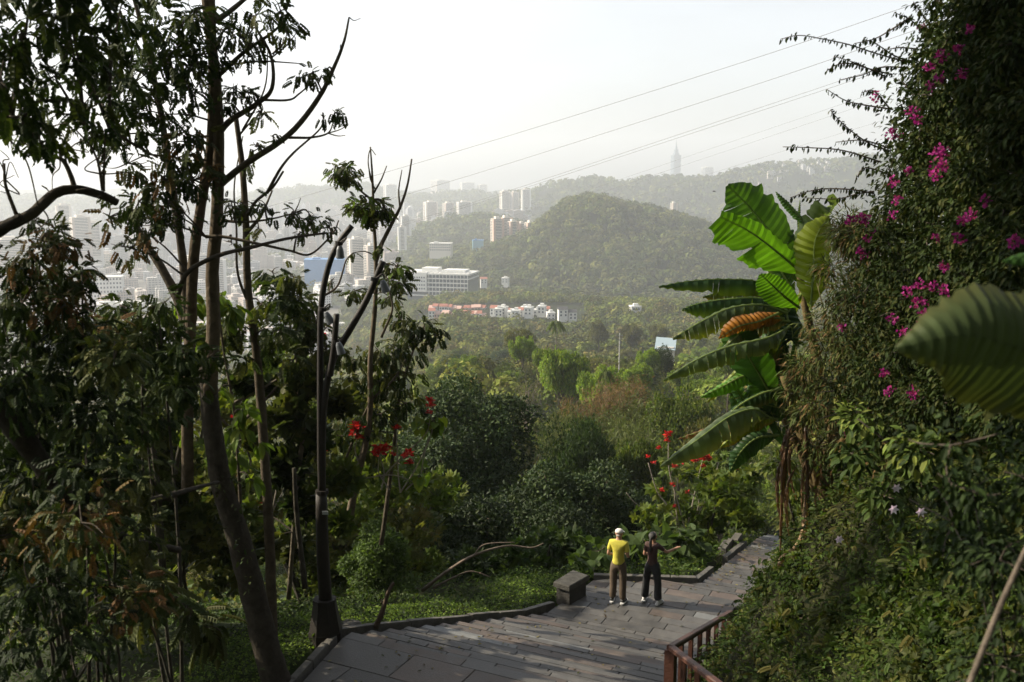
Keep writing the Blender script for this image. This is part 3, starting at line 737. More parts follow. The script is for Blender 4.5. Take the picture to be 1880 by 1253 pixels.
# ------------------------------------------------------------ haze
def haze():
    a = Acc(); pbox(a, -9400, 9400, -9400, 9400, CITY_Z - 25, 330)
    m, t = newmat('haze'); p = nd(t, 'ShaderNodeVolumePrincipled'); p.inputs['Density'].default_value = HAZE_DENSITY
    p.inputs['Color'].default_value = (.88, .93, 1, 1); p.inputs['Anisotropy'].default_value = .3
    o = nd(t, 'ShaderNodeOutputMaterial'); t.links.new(p.outputs[0], o.inputs['Volume'])
    tag(a.build('haze', m), 'pale even haze filling the air over the valley and city', 'haze', kind='stuff')
haze()
# ------------------------------------------------------------ valley trees (prototypes, then copies)
def tree_proto(name, seed, height, spread, palette, nleaf, tmpl, lsz, lobes=18, trunk_r=.16, crown_base=.35, mat_=None, bark=(.09, .075, .055), lobe_r=(.26, .42), shell=.75, drop=-.1, sparse=False):
    g = np.random.default_rng(seed)
    root = empty(name)
    zc = height * (crown_base + (1 - crown_base) * .48); rz = height * (1 - crown_base) * .5; rx = spread
    d = nrm(g.normal(size=(lobes, 3))); d[:, 2] = d[:, 2] * .9 + .18
    lc = d * (g.random((lobes, 1)) ** .4) * A_((rx * .72, rx * .72, rz * .75)) + A_((0, 0, zc))
    lr = rx * g.uniform(lobe_r[0], lobe_r[1], lobes)
    a = Acc(); tube(a, [(0, 0, -3), (g.uniform(-.1, .1), g.uniform(-.1, .1), height * .25), (g.uniform(-.3, .3), g.uniform(-.3, .3), height * .7)], trunk_r * 1.3, trunk_r * .5, 8, 4, bark, .15)
    for i in range(0, lobes, 1 if sparse else 2):
        s0 = A_((0, 0, height * g.uniform(.2, .5))); m_ = (s0 + lc[i]) / 2 + A_((0, 0, .08 * height * g.normal())); tube(a, [s0, m_, lc[i]], trunk_r * .5, trunk_r * .1, 5, 4, bark)
        for _ in range(3): 
            e = lc[i] + rdir(1)[0] * lr[i] * .9; tube(a, [lc[i], (lc[i] + e) / 2 + A_((0, 0, .1)), e], trunk_r * .12, trunk_r * .04, 4, 2, bark)
    a.build('trunk', M_bark, root, smooth=True)
    c = Acc(); k = g.integers(0, lobes, nleaf); u = nrm(g.normal(size=(nleaf, 3))); u[:, 2] += .25; u = nrm(u)
    rad = lr[k] * (shell + (1 - shell) * g.random(nleaf) ** .5) * (1 + .2 * np.sin(u[:, 0] * 7 + k) * np.sin(u[:, 1] * 8 + 2 * k)) * np.where(g.random(nleaf) < .12, 1.18, 1)
    pos = lc[k] + u * rad[:, None] * A_((1, 1, .82))
    ax = nrm(u * .5 + g.normal(size=(nleaf, 3)) * .6 + A_((0, 0, drop))); no = nrm(u + A_((0, 0, .5)) + .5 * g.normal(size=(nleaf, 3)))
    lb = (.6 + .75 * g.random((lobes, 1)))
    col = np.asarray(palette, float)[g.integers(0, len(palette), nleaf)] * lb[k] * (.8 + .45 * g.random((nleaf, 1)))
    scatter(c, tmpl, pos, ax, no, lsz * (.65 + .7 * g.random(nleaf)), col)
    c.build('crown', mat_ or M_leaf, root)
    return root
DG = [(.022, .040, .012), (.030, .050, .015), (.018, .034, .012), (.036, .055, .016)]
MG = [(.065, .098, .020), (.085, .115, .022), (.052, .080, .018), (.105, .125, .026)]
BG = [(.115, .180, .022), (.140, .200, .028), (.095, .150, .022), (.165, .205, .030)]
OG = [(.085, .095, .026), (.105, .108, .032), (.070, .080, .024), (.120, .105, .036)]
BRN = [(.150, .095, .055), (.120, .078, .045), (.180, .120, .070), (.090, .075, .035)]
PRO = {}
PRO['dark'] = [tree_proto('broadleaf_tree', 100 + i, 9, 4.6, DG, 9000, LEAF4, .30, 22) for i in range(2)]
PRO['mid'] = [tree_proto('broadleaf_tree', 110 + i, 9, 4.4, MG, 8000, LEAF4, .36, 26, lobe_r=(.17, .30), shell=.85) for i in range(3)]
PRO['bright'] = [tree_proto('feathery_tree', 120 + i, 9, 5.6, BG, 8000, LEAF4, .42, 46, lobe_r=(.12, .19), crown_base=.5, shell=.8) for i in range(2)]
PRO['olive'] = [tree_proto('broadleaf_tree', 130 + i, 8, 4.2, OG, 6500, LEAF4, .36, 24, lobe_r=(.17, .28), shell=.75) for i in range(2)]
PRO['bare'] = [tree_proto('bare_tree', 140, 9, 3.6, OG, 500, LEAF4, .22, 34, trunk_r=.13, bark=(.20, .17, .14), sparse=True)]
def bamboo_proto(seed, palette, hgt=9, n=46):
    g = np.random.default_rng(seed); root = empty('bamboo_clump'); a = Acc(); c = Acc()
    P_, A__, N_ = [], [], []
    for i in range(n):
        an = g.uniform(0, 6.28); r0 = g.uniform(0, .8); lean = g.uniform(.6, 2.6); h = hgt * g.uniform(.7, 1.05)
        b = A_((math.cos(an), math.sin(an), 0)); pts = [b * r0 + A_((0, 0, -2)), b * (r0 + lean * .25) + A_((0, 0, h * .5)), b * (r0 + lean * .7) + A_((0, 0, h * .88)), b * (r0 + lean * 1.25) + A_((0, 0, h * .97))]
        tube(a, pts, .045, .012, 4, 4, (.12, .12, .05) if i % 2 else (.10, .09, .05)); q = catmull(pts, 10)
        q = q[12:]; m = 150; idx = g.integers(0, len(q), m); p = q[idx] + g.normal(size=(m, 3)) * A_((.35, .35, .3)) * (.4 + idx[:, None] / len(q))
        P_.append(p); A__.append(nrm(b + g.normal(size=(m, 3)) * .8 + A_((0, 0, -.5)))); N_.append(g.normal(size=(m, 3)) + A_((0, 0, .8)))
    Pq = np.concatenate(P_); n_ = len(Pq)
    scatter(c, LANCE, Pq, np.concatenate(A__), np.concatenate(N_), .55 * (.6 + .7 * g.random(n_)), pick(palette, n_, .3))
    a.build('stems', M_bark, root, smooth=True); c.build('leaves', M_leaf, root); return root
BAMG = [(.075, .095, .030), (.095, .105, .038), (.060, .078, .026)]
PRO['bamboo'] = [bamboo_proto(150, BAMG)]
PRO['brown'] = [bamboo_proto(151, BRN)]
def palm_proto():
    g = np.random.default_rng(160); root = empty('palm_tree'); a = Acc(); tube(a, [(0, 0, -3), (.1, 0, 4), (0, .1, 9)], .14, .1, 7, 3, (.16, .14, .11), .1); a.build('trunk', M_bark, root, smooth=True)
    c = Acc()
    for i in range(16):
        an = i * 2.4; el = g.uniform(-.2, 1.1); b = A_((math.cos(an), math.sin(an), 0)); pts = catmull([A_((0, 0, 9)), A_((0, 0, 9)) + b * 1.0 * math.cos(el) + A_((0, 0, math.sin(el) * 1.2)), A_((0, 0, 9)) + b * 2.2 * math.cos(el * .6) + A_((0, 0, math.sin(el) * 1.2 - .9))], 14)
        d = np.gradient(pts, axis=0); sd = np.cross(d, A_((0, 0, 1)))
        for s in (-1, 1): scatter(c, LANCE, pts, nrm(sd) * s + nrm(d) * .7 + A_((0, 0, -.5)), np.tile(A_((0, 0, 1)), (len(pts), 1)), .8, pick(MG, len(pts)))
    c.build('crown', M_leaf, root); return root
PRO['palm'] = [palm_proto()]
usedp = set()
def plant(kind, x, y, z, sc, label, cat='tree', group=None, rz=None, i=None, sz=None):
    L = PRO[kind]; o = L[(rnd.randrange(len(L)) if i is None else i) % len(L)]
    if o.name in usedp: o = copy_tree(o)
    else: usedp.add(o.name)
    o.location = (x, y, z); o.rotation_euler = (0, 0, rnd.uniform(0, 6.28) if rz is None else rz); o.scale = (sc, sc, (sz or 1) * sc)
    for k in ('group',):
        if k in o: del o[k]
    tag(o, label, cat, group); return o
def plant_px(kind, px, pytop, Y, sc, label, cat='tree', hgt=9.0, **k):
    """tree whose top shows at the given place of the photo, standing on the ground there"""
    p = P(px, pytop, Y); z = Hs(p[0], Y); top = float(p[2]); 
    need = (top - z) / (hgt * sc); sz = min(max(need, .55), 1.9)
    return plant(kind, float(p[0]), Y, top - hgt * sc * sz, sc, label, cat, sz=sz, **k)
EXPL = [('bright', 1035, 640, 178, 1.15, 'large bright green feathery tree in the middle of the valley, left of the brown bamboo'), ('bright', 1105, 672, 165, 1.05, 'wide bright green tree right behind the brown bamboo'),
    ('bright', 1168, 668, 190, .75, 'bright green tree right of the wide feathery one'), ('bright', 960, 616, 250, .8, 'bright green tree with a stepped crown left of the palm'), ('bright', 1000, 640, 210, .6, 'small light green crown between the palm and the large feathery tree'), ('bright', 1190, 640, 230, .7, 'yellow green tree below the shed roof'), ('bright', 1340, 630, 190, .8, 'light green tree glimpsed beneath the banana leaves'),
    ('brown', 1115, 718, 105, .85, 'brown dried bamboo clump in the middle of the valley'), ('brown', 1150, 706, 110, .8, 'tall brown dried bamboo spray beside the wider brown clump'), ('brown', 1060, 742, 105, .7, 'small brown bamboo clump at the left of the dried ones'),
    ('bamboo', 1085, 762, 92, .85, 'green bamboo in front of the brown dried clump'), ('bamboo', 1150, 785, 85, .8, 'olive bamboo below the tall brown spray'), ('bamboo', 1030, 770, 100, .7, 'green bamboo behind the dark conical tree'), ('bamboo', 1190, 740, 100, .9, 'bamboo right of the brown clump'),
    ('olive', 1100, 574, 620, 2.2, 'broad pale tree clump right of the dark-roofed houses'), ('olive', 1160, 584, 600, 2.0, 'broad pale tree clump below the white hidden house'), ('olive', 1210, 588, 620, 2.0, 'broad pale tree clump farther right, near the banana leaf tips'),
    ('dark', 1060, 775, 62, .62, 'small dark rounded tree standing in front of the green bamboo'), ('dark', 1215, 640, 240, .8, 'dark green tree just right of the shed roof'), ('dark', 1188, 662, 215, .65, 'dark tree left below the shed roof'), ('olive', 955, 590, 330, 1.5, 'rounded olive tree in front of the white terrace houses'),
    ('bare', 968, 668, 150, .9, 'leafless pale tree left of the large feathery tree'), ('bare', 1120, 640, 215, .9, 'leafless grey tree beside the utility pole'), ('bare', 1145, 662, 190, .8, 'leafless twiggy tree below the utility pole'), ('palm', 1021, 590, 300, 1.3, 'tall palm with a thin pale trunk in the valley'), ('palm', 1112, 680, 160, .7, 'short palm among the feathery trees'),
    ('mid', 1330, 790, 60, .62, 'green tree behind the red flowering shrubs'), ('mid', 1250, 700, 90, .8, 'green tree with rusty tips left of the banana plant'), ('mid', 1180, 790, 64, .6, 'mid green tree above the red flowering shrubs'), ('olive', 1290, 730, 80, .7, 'olive tree behind the big drooping banana leaf')]
for k, px, py, Y, sc, lab in EXPL:
    plant_px(k, px, py, Y, sc, lab, 'palm' if k == 'palm' else ('bamboo' if k in ('bamboo', 'brown') else 'tree'), 9 if k != 'palm' else 9.6)
# nearer dark trees with finer leaves
def near_tree(px, pytop, Y, spread, hgt, lab, palette, seed, nleaf, lsz, name='broadleaf_tree', tm=LEAF8, **k):
    o = tree_proto(name, seed, hgt, spread, palette, nleaf, tm, lsz, **k); p = P(px, pytop, Y); o.location = (p[0], Y, p[2] - hgt * 1.02); return tag(o, lab, 'tree')
DGL = [(.024, .042, .014), (.034, .055, .018), (.020, .036, .013), (.045, .065, .020)]
near_tree(868, 668, 46, 4.3, 9.5, 'big round dark green tree rising behind the bench, highest of the dark group', DGL, 200, 30000, .19, lobes=34, crown_base=.12, lobe_r=(.22, .34), mat_=M_leafd)
near_tree(985, 805, 36, 2.9, 8.0, 'dark glossy tree directly above the stone bench', DGL, 201, 26000, .16, lobes=30, crown_base=.05, lobe_r=(.22, .36), mat_=M_leafd)
near_tree(860, 870, 31, 2.5, 7.0, 'dark tree filling the gap left of the bench tree', DGL, 202, 22000, .15, lobes=26, crown_base=.05, lobe_r=(.24, .38), mat_=M_leafd)
near_tree(1130, 835, 38, 2.2, 7.5, 'dark tree above the head of the man in yellow', DGL, 203, 20000, .16, lobes=26, crown_base=.05, mat_=M_leafd)
near_tree(790, 745, 42, 3.4, 8.5, 'dark tree behind the red flowers, left of the big round one', DGL, 204, 22000, .18, lobes=28, crown_base=.1, mat_=M_leafd)
near_tree(700, 905, 21.5, 1.15, 3.3, 'rounded fresh green shrub tree just right of the lamp post', [(.050, .080, .022), (.065, .098, .028), (.040, .062, .018)], 205, 16000, .085, lobes=30, crown_base=.02, lobe_r=(.2, .34), trunk_r=.06)
near_tree(1040, 900, 33, 1.9, 5.5, 'low dark tree between the bench and the man in yellow', DGL, 206, 13000, .14, lobes=20, crown_base=.0, mat_=M_leafd)
# random fill of the valley, counted trees
g = random.Random(42); cnt = 0
LBL = {'dark': 'dark green round-crowned tree in the valley wood', 'mid': 'mid green round-crowned tree in the valley wood', 'bright': 'bright yellow-green tree in the valley wood', 'olive': 'dull olive tree in the valley wood', 'bamboo': 'arching bamboo in the valley wood', 'bare': 'leafless grey tree in the valley wood', 'brown': 'rust brown bamboo in the valley wood'}
pts = []
def fill(n, r0, r1, th0, th1, mind, wt, scl):
    global cnt
    tries = 0; made = 0
    while made < n and tries < n * 40:
        tries += 1; r = math.sqrt(g.uniform(r0 * r0, r1 * r1)); th = R(g.uniform(th0, th1)); x, y = r * math.sin(th), r * math.cos(th)
        if any((x - a) ** 2 + (y - b) ** 2 < mind ** 2 for a, b in pts): continue
        if 95 < y < 300 and abs(math.degrees(th) - 8.2) < 2.5 and abs(y - 290) < 70: continue
        pts.append((x, y)); k = g.choices(list(wt), list(wt.values()))[0]; s = scl * g.uniform(.7, 1.25)
        plant(k, x, y, Hs(x, y) - .6 * s, s, LBL[k], 'bamboo' if k in ('bamboo', 'brown') else 'tree', LBL[k].split(' in ')[0] + 's of the valley wood'); made += 1; cnt += 1
WT = {'dark': 3, 'mid': 5, 'bright': 1.6, 'olive': 3, 'bamboo': 1.8, 'bare': .5}
WL = {'mid': 5, 'bright': 2.4, 'olive': 4, 'bamboo': 2.4, 'bare': .5}
fill(14, 48, 95, -22, 0, 4.2, {'dark': 3, 'mid': 5, 'olive': 3, 'bamboo': 2}, .50); fill(16, 50, 95, 2, 20, 4.2, WL, .5)
fill(28, 95, 200, -26, 1, 6.5, WT, .72); fill(42, 95, 200, 1, 20, 6.5, WL, .72)
fill(95, 200, 380, -12, 19, 10, {'dark': 1.2, 'mid': 5, 'bright': 2.6, 'olive': 3.4, 'bamboo': 1.8, 'bare': .5}, .95)
fill(70, 380, 620, -10, 19, 17, WT, 1.35)
# undergrowth between the valley trees
def cover(name, n, r0, r1, th0, th1, size, palette, label, hmax, tm=ROUND4, seed=3, m=None, maskf=None, tp=1.0):
    g = np.random.default_rng(seed); a = Acc()
    r = np.exp(g.uniform(math.log(r0), math.log(r1), n)); th = np.radians(g.uniform(th0, th1, n)); x, y = r * np.sin(th), r * np.cos(th)
    if maskf is not None: k = maskf(x, y); x, y, r = x[k], y[k], r[k]
    n = len(x); z = H(x, y); hh = hmax * (vnoise(x, y, hmax * 2.5 + .5, seed) ** 1.5) * g.random(n) ** .5
    pos = np.stack([x, y, z + hh], -1); ax = nrm(g.normal(size=(n, 3)) + A_((0, 0, .15))); no = nrm(g.normal(size=(n, 3)) * .55 + A_((0, 0, 1)))
    s = size * (r / r0) ** tp * (.6 + .8 * g.random(n)); scatter(a, tm, pos, ax, no, s, pick(palette, n, .35))
    return tag(a.build(name, m or M_leaf), label, 'undergrowth', kind='stuff')
cover('undergrowth', 70000, 34, 620, -29, 29, .26, MG + OG + DG, 'low bushes and creepers covering the ground between the valley trees', 3.0, tp=.75)
canopy('forest_canopy', 130, 640, 7.5, 4.0, 170, .85, 'mixed small trees filling the valley between the larger crowns', GREENS, lambda x, y, z, r, th: rng.random(len(x)) < .55, 16)
def utility_pole():
    p = P(1137, 655, 240); top = P(1137, 612, 240)[2] - p[2]; r = empty('utility_pole', tuple(p)); tag(r, 'pale utility pole with a crossarm standing in the valley trees', 'utility pole')
    a = Acc(); tube(a, [(0, 0, -6), (0, 0, top)], .16, .12, 8, 1, (.4, .39, .37)); a.build('pole', mat('pole_concrete', (.42, .41, .39)), r)
    a = Acc(); box(a, (0, 0, top - .6), (1.6, .12, .14)); box(a, (0, 0, top - 1.5), (1.2, .12, .14)); a.build('crossarm', M_wire, r)
    a = Acc(); tube(a, [(.32, 0, top - 2.6), (.32, 0, top - 1.9)], .2, .2, 8, 1); a.build('transformer', M_wire, r)
utility_pole()
# ------------------------------------------------------------ lamp post
def lamp_post():
    Y = 16.2; base = P(598, 1163, Y); r = empty('street_lamp', tuple(base)); tag(r, 'tall dark branching lamp post with three curved arms standing at the bend of the kerb', 'street lamp')
    q = lambda px, py, dy=0: P(px, py, Y + dy) - base
    u = Y / FPX
    a = Acc(); 
    for r0, r1, z0, z1 in ((.30, .30, -.3, .06), (.29, .20, .062, .58), (.205, .205, .582, .64)):
        v = [];  n = 8
        for rr, z in ((r0, z0), (r1, z1)):
            for k in range(n): v.append((rr * math.cos(k * math.pi / 4 + .39), rr * math.sin(k * math.pi / 4 + .39), z))
        a.add(v, [np.array([[k, (k + 1) % n, n + (k + 1) % n, n + k] for k in range(n)]), np.array([list(range(n))[::-1], list(range(n, 2 * n))])])
    a.build('base', M_lamp, r)
    a = Acc(); tube(a, [q(598, 1110), q(592, 1000), q(590, 905)], .118, .098, 12, 3); a.build('pole', M_lamp, r, smooth=True)
    for z, rr in ((903, .112),):
        a = Acc(); tube(a, [q(591 if z < 1000 else 598, z + 3), q(591 if z < 1000 else 598, z - 3)], rr, rr, 10, 1); a.build('collar', M_lamp, r)
    a = Acc(); tube(a, [q(590, 905), q(588, 820), q(588, 660), q(590, 560), q(603, 490), q(622, 447), q(646, 415)], .056, .046, 8, 5); a.build('arm', M_lamp, r, smooth=True)
    a = Acc(); tube(a, [q(592, 905), q(592, 800), q(598, 720), q(612, 660), q(646, 600), q(676, 545), q(703, 480)], .060, .052, 8, 5); a.build('arm', M_lamp, r, smooth=True)
    a = Acc(); tube(a, [q(606, 690, -.05), q(613, 640, -.12), q(618, 577, -.15)], .055, .048, 8, 4); a.build('arm', M_lamp, r, smooth=True)
    for (ax, ay, hx, hy, dy, tilt) in ((622, 447, 624, 452, -.1, 0), (688, 513, 702, 515, -.1, .3), (592, 568, 598, 574, -.1, .45), (616, 628, 621, 629, -.25, .25)):
        b = q(ax, ay, dy * .5); h = q(hx, hy, dy)
        head = Acc(); d = nrm(A_((math.sin(tilt), 0, -math.cos(tilt))))
        tube(head, [h, h + d * .05, h + d * .19, h + d * .20], 0, 0, 12, 1, radii=[.035, .055, .072, .066])
        hd = head.build('lamp_head', M_steel, r)
        l2 = Acc(); tube(l2, [h + d * .2005, h + d * .206], .055, .055, 12, 1); l2.build('lens', M_glass, hd)
        br = Acc(); tube(br, [b, b + A_((.13, -.02, .09)), h + A_((.03, 0, .03))], .013, .013, 6, 3); br.build('bracket', M_lamp, r)
        cl = Acc(); dd = nrm(A_((.15, 0, 1))); tube(cl, [b - dd * .03, b + dd * .03], .066, .066, 10, 1); cl.build('clamp', M_lamp, r)
    a = Acc(); c = q(597, 942, -.13); box(a, c, (.10, .01, .06), 0); a.build('label_plate', mat('plate', (.35, .37, .38), .5), r)
lamp_post()

# ------------------------------------------------------------ railing
def railing():
    c0 = G(1232, 1188, 2.42); c1 = G(1342, 1124, 1.20); c2 = G(1400, 1318, 2.75)
    r = empty('railing', (float(c0[0]), float(c0[1]), 1.4)); tag(r, 'red-brown painted railing with square balusters at the right of the steps', 'railing'); o = A_((c0[0], c0[1], 1.4))
    def rail(p, q, name, hw=.055, hh=.035):
        d = nrm(q - p); s = nrm(np.cross(d, A_((0, 0, 1)))); u = np.cross(s, d); a = Acc(); v = []
        for e in (p, q):
            for a_, b_ in ((-1, -1), (1, -1), (1, .5), (.7, 1), (-.7, 1), (-1, .5)): v.append(e + s * hw * a_ + u * hh * b_ - o)
        a.add(v, [np.array([[k, (k + 1) % 6, 6 + (k + 1) % 6, 6 + k] for k in range(6)]), np.array([[5, 4, 3, 2, 1, 0], [6, 7, 8, 9, 10, 11]])]); a.build(name, M_rail, r)
    rail(c0 + (c0 - c1) * .01, c1, 'handrail'); rail(c0, c2, 'handrail')
    dn = A_((0, 0, -.82)); rail(c0 + dn, c1 + dn, 'bottom_rail', .03, .025); rail(c0 + dn, c2 + dn, 'bottom_rail', .03, .025)
    def post(p, w_, name='baluster', h=.80, ext=.0):
        a = Acc(); box(a, p - o + A_((0, 0, -h / 2 - .037 - ext / 2)), (w_, w_, h + ext), -.5); a.build(name, M_rail, r)
    post(c0 + A_((0, 0, 0)), .15, 'post', .95, .3); post(c1, .12, 'post', .95, .4); post(c0 + (c2 - c0) * .8, .12, 'post', .95, .4)
    for k in range(1, 7): post(c0 + (c1 - c0) * k / 7, .065)
    for k in range(1, 6): 
        if k != 4: post(c0 + (c2 - c0) * k / 6, .075)
railing()

# ------------------------------------------------------------ stone bench
def bench():
    r = empty('stone_bench', tuple(G(1052, 1085, 0))); tag(r, 'weathered grey stone slab bench at the left edge of the lower landing', 'bench'); o = G(1052, 1085, 0)
    z = .48; t = [G(1016, 1068, z), G(1045, 1077, z), G(1082, 1056, z), G(1052, 1046, z)]
    a = Acc(); prism(a, [v - o for v in t], .12, (1, 1, 1), .02); a.build('seat', surf_mat('bench_slab', (.062, .060, .054), .85, .2, 5, .45, .8, 25), r)
    c = sum(t) / 4; s = [c + (v - c) * .82 for v in t]; a = Acc(); prism(a, [v - o - A_((0, 0, .123)) for v in s], .42, (1, 1, 1), .01); a.build('base', surf_mat('bench_stone', (.045, .043, .04), .9, .2, 6, .4, .8, 25), r)
bench()
def kerb_stones():
    for px, py, L, lab in ((1332, 1003, .9, 'low stone block by the path edge beyond the two people'), (1352, 990, .6, 'farther of the low stone blocks along the path edge')):
        p = G(px, py, -1.0); a = Acc(); h = Vector((.35, .93)).normalized()
        prism(a, [A_((-.11, -L / 2, .10)), A_((.11, -L / 2, .10)), A_((.11, L / 2, .09)), A_((-.11, L / 2, .09))], .5, (1, 1, 1), .02)
        o = a.build('stone_block', M_kerb); o.location = p; o.rotation_euler = (0, 0, -.45); tag(o, lab, 'stone block')
kerb_stones()

# ------------------------------------------------------------ people
M_skin = mat('skin', (.36, .20, .13), .55); M_yel = mat('yellow_cotton', (.50, .45, .06), .85, nscale=9, namp=.12, bump=.5, bscale=14)
M_brownt = mat('khaki_cloth', (.085, .062, .042), .9, nscale=9, namp=.2, bump=.6, bscale=12); M_maroon = mat('maroon_cotton', (.055, .028, .024), .85, nscale=9, namp=.15, bump=.5, bscale=12)
M_blk = mat('black_cloth', (.018, .019, .022), .85, nscale=9, namp=.2, bump=.5, bscale=12); M_cap = mat('white_cap', (.62, .58, .55), .8, nscale=20, namp=.08); M_hair = mat('black_hair', (.012, .010, .009), .5, bump=.6, bscale=60); M_shoe = mat('white_shoe', (.55, .55, .55), .6); M_shoed = mat('black_shoe', (.02, .02, .02), .6)
def skin_obj(name, verts, edges, root, m, parent, sub=2):
    me = bpy.data.meshes.new(name); me.from_pydata([v[:3] for v in verts], edges, []); o = bpy.data.objects.new(name, me); C.objects.link(o)
    sk = o.modifiers.new('Skin', 'SKIN'); sk.use_smooth_shade = True
    for i, v in enumerate(verts):
        rr = v[3] if len(v) > 3 else .05; me.skin_vertices[0].data[i].radius = rr if isinstance(rr, tuple) else (rr, rr); me.skin_vertices[0].data[i].use_root = (i == root)
    ss = o.modifiers.new('Sub', 'SUBSURF'); ss.levels = ss.render_levels = sub
    dg = bpy.context.evaluated_depsgraph_get(); ev = o.evaluated_get(dg); m2 = bpy.data.meshes.new_from_object(ev)
    o.modifiers.clear(); o.data = m2; m2.name = name; m2.materials.clear(); m2.materials.append(m)
    for p in m2.polygons: p.use_smooth = True; p.material_index = 0
    if parent: o.parent = parent
    return o
def person(loc, rz, sc, lab, woman):
    r = empty('person', loc, rz); r.scale = (sc, sc, sc); tag(r, lab, 'person')
    V, E = [], []
    def add(p, rad, par=None):
        V.append((*p, rad))
        if par is not None: E.append((par, len(V) - 1))
        return len(V) - 1
    tx = .01
    pel = add((0, 0, .93), .085); wa = add((0, 0, 1.08), .075, pel); ch = add((0, .0, 1.26), .09, wa); uc = add((0, -.01, 1.38), .08, ch); nk = add((0, 0, 1.46), .05, uc)
    hb = add((0, .015, 1.53), .062, nk); hd = add((0, .025, 1.60), .088, hb); cw = add((0, .02, 1.68), .062, hd); ns = add((0, .125, 1.585), .012, hd)
    for s in (-1, 1): add((s * .095, .01, 1.59), .014, hd)
    lean = 1
    arms = {}
    for s in (-1, 1):
        sh = add((s * (.135 if woman else .160), -.01, 1.375), .048 if woman else .056, uc)
        if woman and s == 1: el, wr, hn = (s * .30, .12, 1.22), (s * .42, .30, 1.27), (s * .455, .35, 1.285)
        elif woman: el, wr, hn = (s * .20, -.02, 1.11), (s * .12, .2, 1.10), (s * .07, .24, 1.11)
        else: el, wr, hn = (s * .225, -.04, 1.10), (s * .17, .17, 1.03), (s * .14, .23, 1.04)
        e = add(el, .038, sh); w_ = add(wr, .026, e); h = add(hn, (.035, .02), w_); arms[s] = (sh, e)
        d = nrm(A_(hn) - A_(wr)); sd = nrm(np.cross(d, A_((0, 0, 1)))); 
        for k, L in zip((-1.5, -.5, .5, 1.5), (.055, .07, .075, .06)):
            b = A_(hn) + d * .035 + sd * .013 * k; f1 = b + d * L * .55; f2 = f1 + d * L * .35 + A_((0, 0, -L * .35)); i1 = add(tuple(b), .009, h); i2 = add(tuple(f1), .008, i1); add(tuple(f2), .007, i2)
        th = A_(hn) + sd * s * -.03; i1 = add(tuple(th), .010, h); add(tuple(th + d * .035 + sd * s * -.012 + A_((0, 0, .01))), .009, i1)
    st = .17 if woman else .12; lg = {}
    for s in (-1, 1):
        hp = add((s * .085, 0, .88), .085, pel); kn = add((s * (st * .75 + .02), .015, .48), .055, hp); an = add((s * st, -.02, .09), .038, kn); add((s * (st + .02), .05, .05), .035, an); lg[s] = (hp, kn, an)
    skin_obj('body', V, E, 0, M_skin, r, 2)
    # shirt
    S, SE = [], []
    def sadd(p, rad, par=None):
        S.append((*p, rad)); 
        if par is not None: SE.append((par, len(S) - 1))
        return len(S) - 1
    a9 = sadd((0, 0, .865), (.165, .14) if not woman else (.15, .13)); a0 = sadd((0, 0, .95), (.152, .130) if not woman else (.138, .118), a9); a1 = sadd((0, 0, 1.05), .125 if not woman else .112, a0); a2 = sadd((0, -.01, 1.25), .142 if not woman else .122, a1); a3 = sadd((0, -.015, 1.39), .112 if not woman else .098, a2); sadd((0, -.005, 1.455), .062, a3)
    for s in (-1, 1):
        sh, e = arms[s]; p0 = A_(V[sh][:3]); p1 = A_(V[e][:3]); b0 = sadd(tuple(p0 + A_((0, 0, .005))), .076 if not woman else .066, a3); mid = p0 + (p1 - p0) * .72; sadd(tuple(mid), .062 if not woman else .052, b0)
    skin_obj('shirt', S, SE, 0, M_maroon if woman else M_yel, r, 2)
    T, TE = [], []
    def tadd(p, rad, par=None):
        T.append((*p, rad)); 
        if par is not None: TE.append((par, len(T) - 1))
        return len(T) - 1
    t9 = tadd((0, 0, 1.02), (.125, .115)); t0 = tadd((0, 0, .93), (.135, .125), t9); 
    for s in (-1, 1):
        h1 = tadd((s * .09, -.005, .84), .112 if not woman else .108, t0); k1 = tadd((s * (st * .75 + .02), .01, .48), .088, h1); tadd((s * (st * .9), -.01, .27), .084 if not woman else .092, k1); tadd((s * st, -.015, .075), .078 if not woman else .098, len(T) - 1)
    skin_obj('trousers', T, TE, 1, M_blk if woman else M_brownt, r, 2)
    for s in (-1, 1):
        skin_obj('shoe', [(s * st, -.08, .05, .045), (s * (st + .01), .0, .055, .048), (s * (st + .03), .10, .04, .042), (s * (st + .035), .155, .032, .03)], [(0, 1), (1, 2), (2, 3)], 0, M_shoe if woman else M_shoed, r, 2)
        a = Acc(); v = []; c = catmull([(s * st, -.125, 0), (s * (st + .01), 0, 0), (s * (st + .04), .185, 0)], 4); ww = np.interp(np.linspace(0, 1, len(c)), [0, .15, .5, .85, 1], [.02, .045, .045, .05, .015])
        for z in (-.004, .026):
            for k in range(len(c)): v.append((c[k][0] - ww[k], c[k][1], z))
            for k in range(len(c) - 1, -1, -1): v.append((c[k][0] + ww[k], c[k][1], z))
        n = len(v) // 2; a.add(v, [np.array([[k, (k + 1) % n, n + (k + 1) % n, n + k] for k in range(n)])]); a.add(v, [np.array([list(range(n))[::-1]]), np.array([list(range(n, 2 * n))])]); a.build('sole', M_shoe, r)
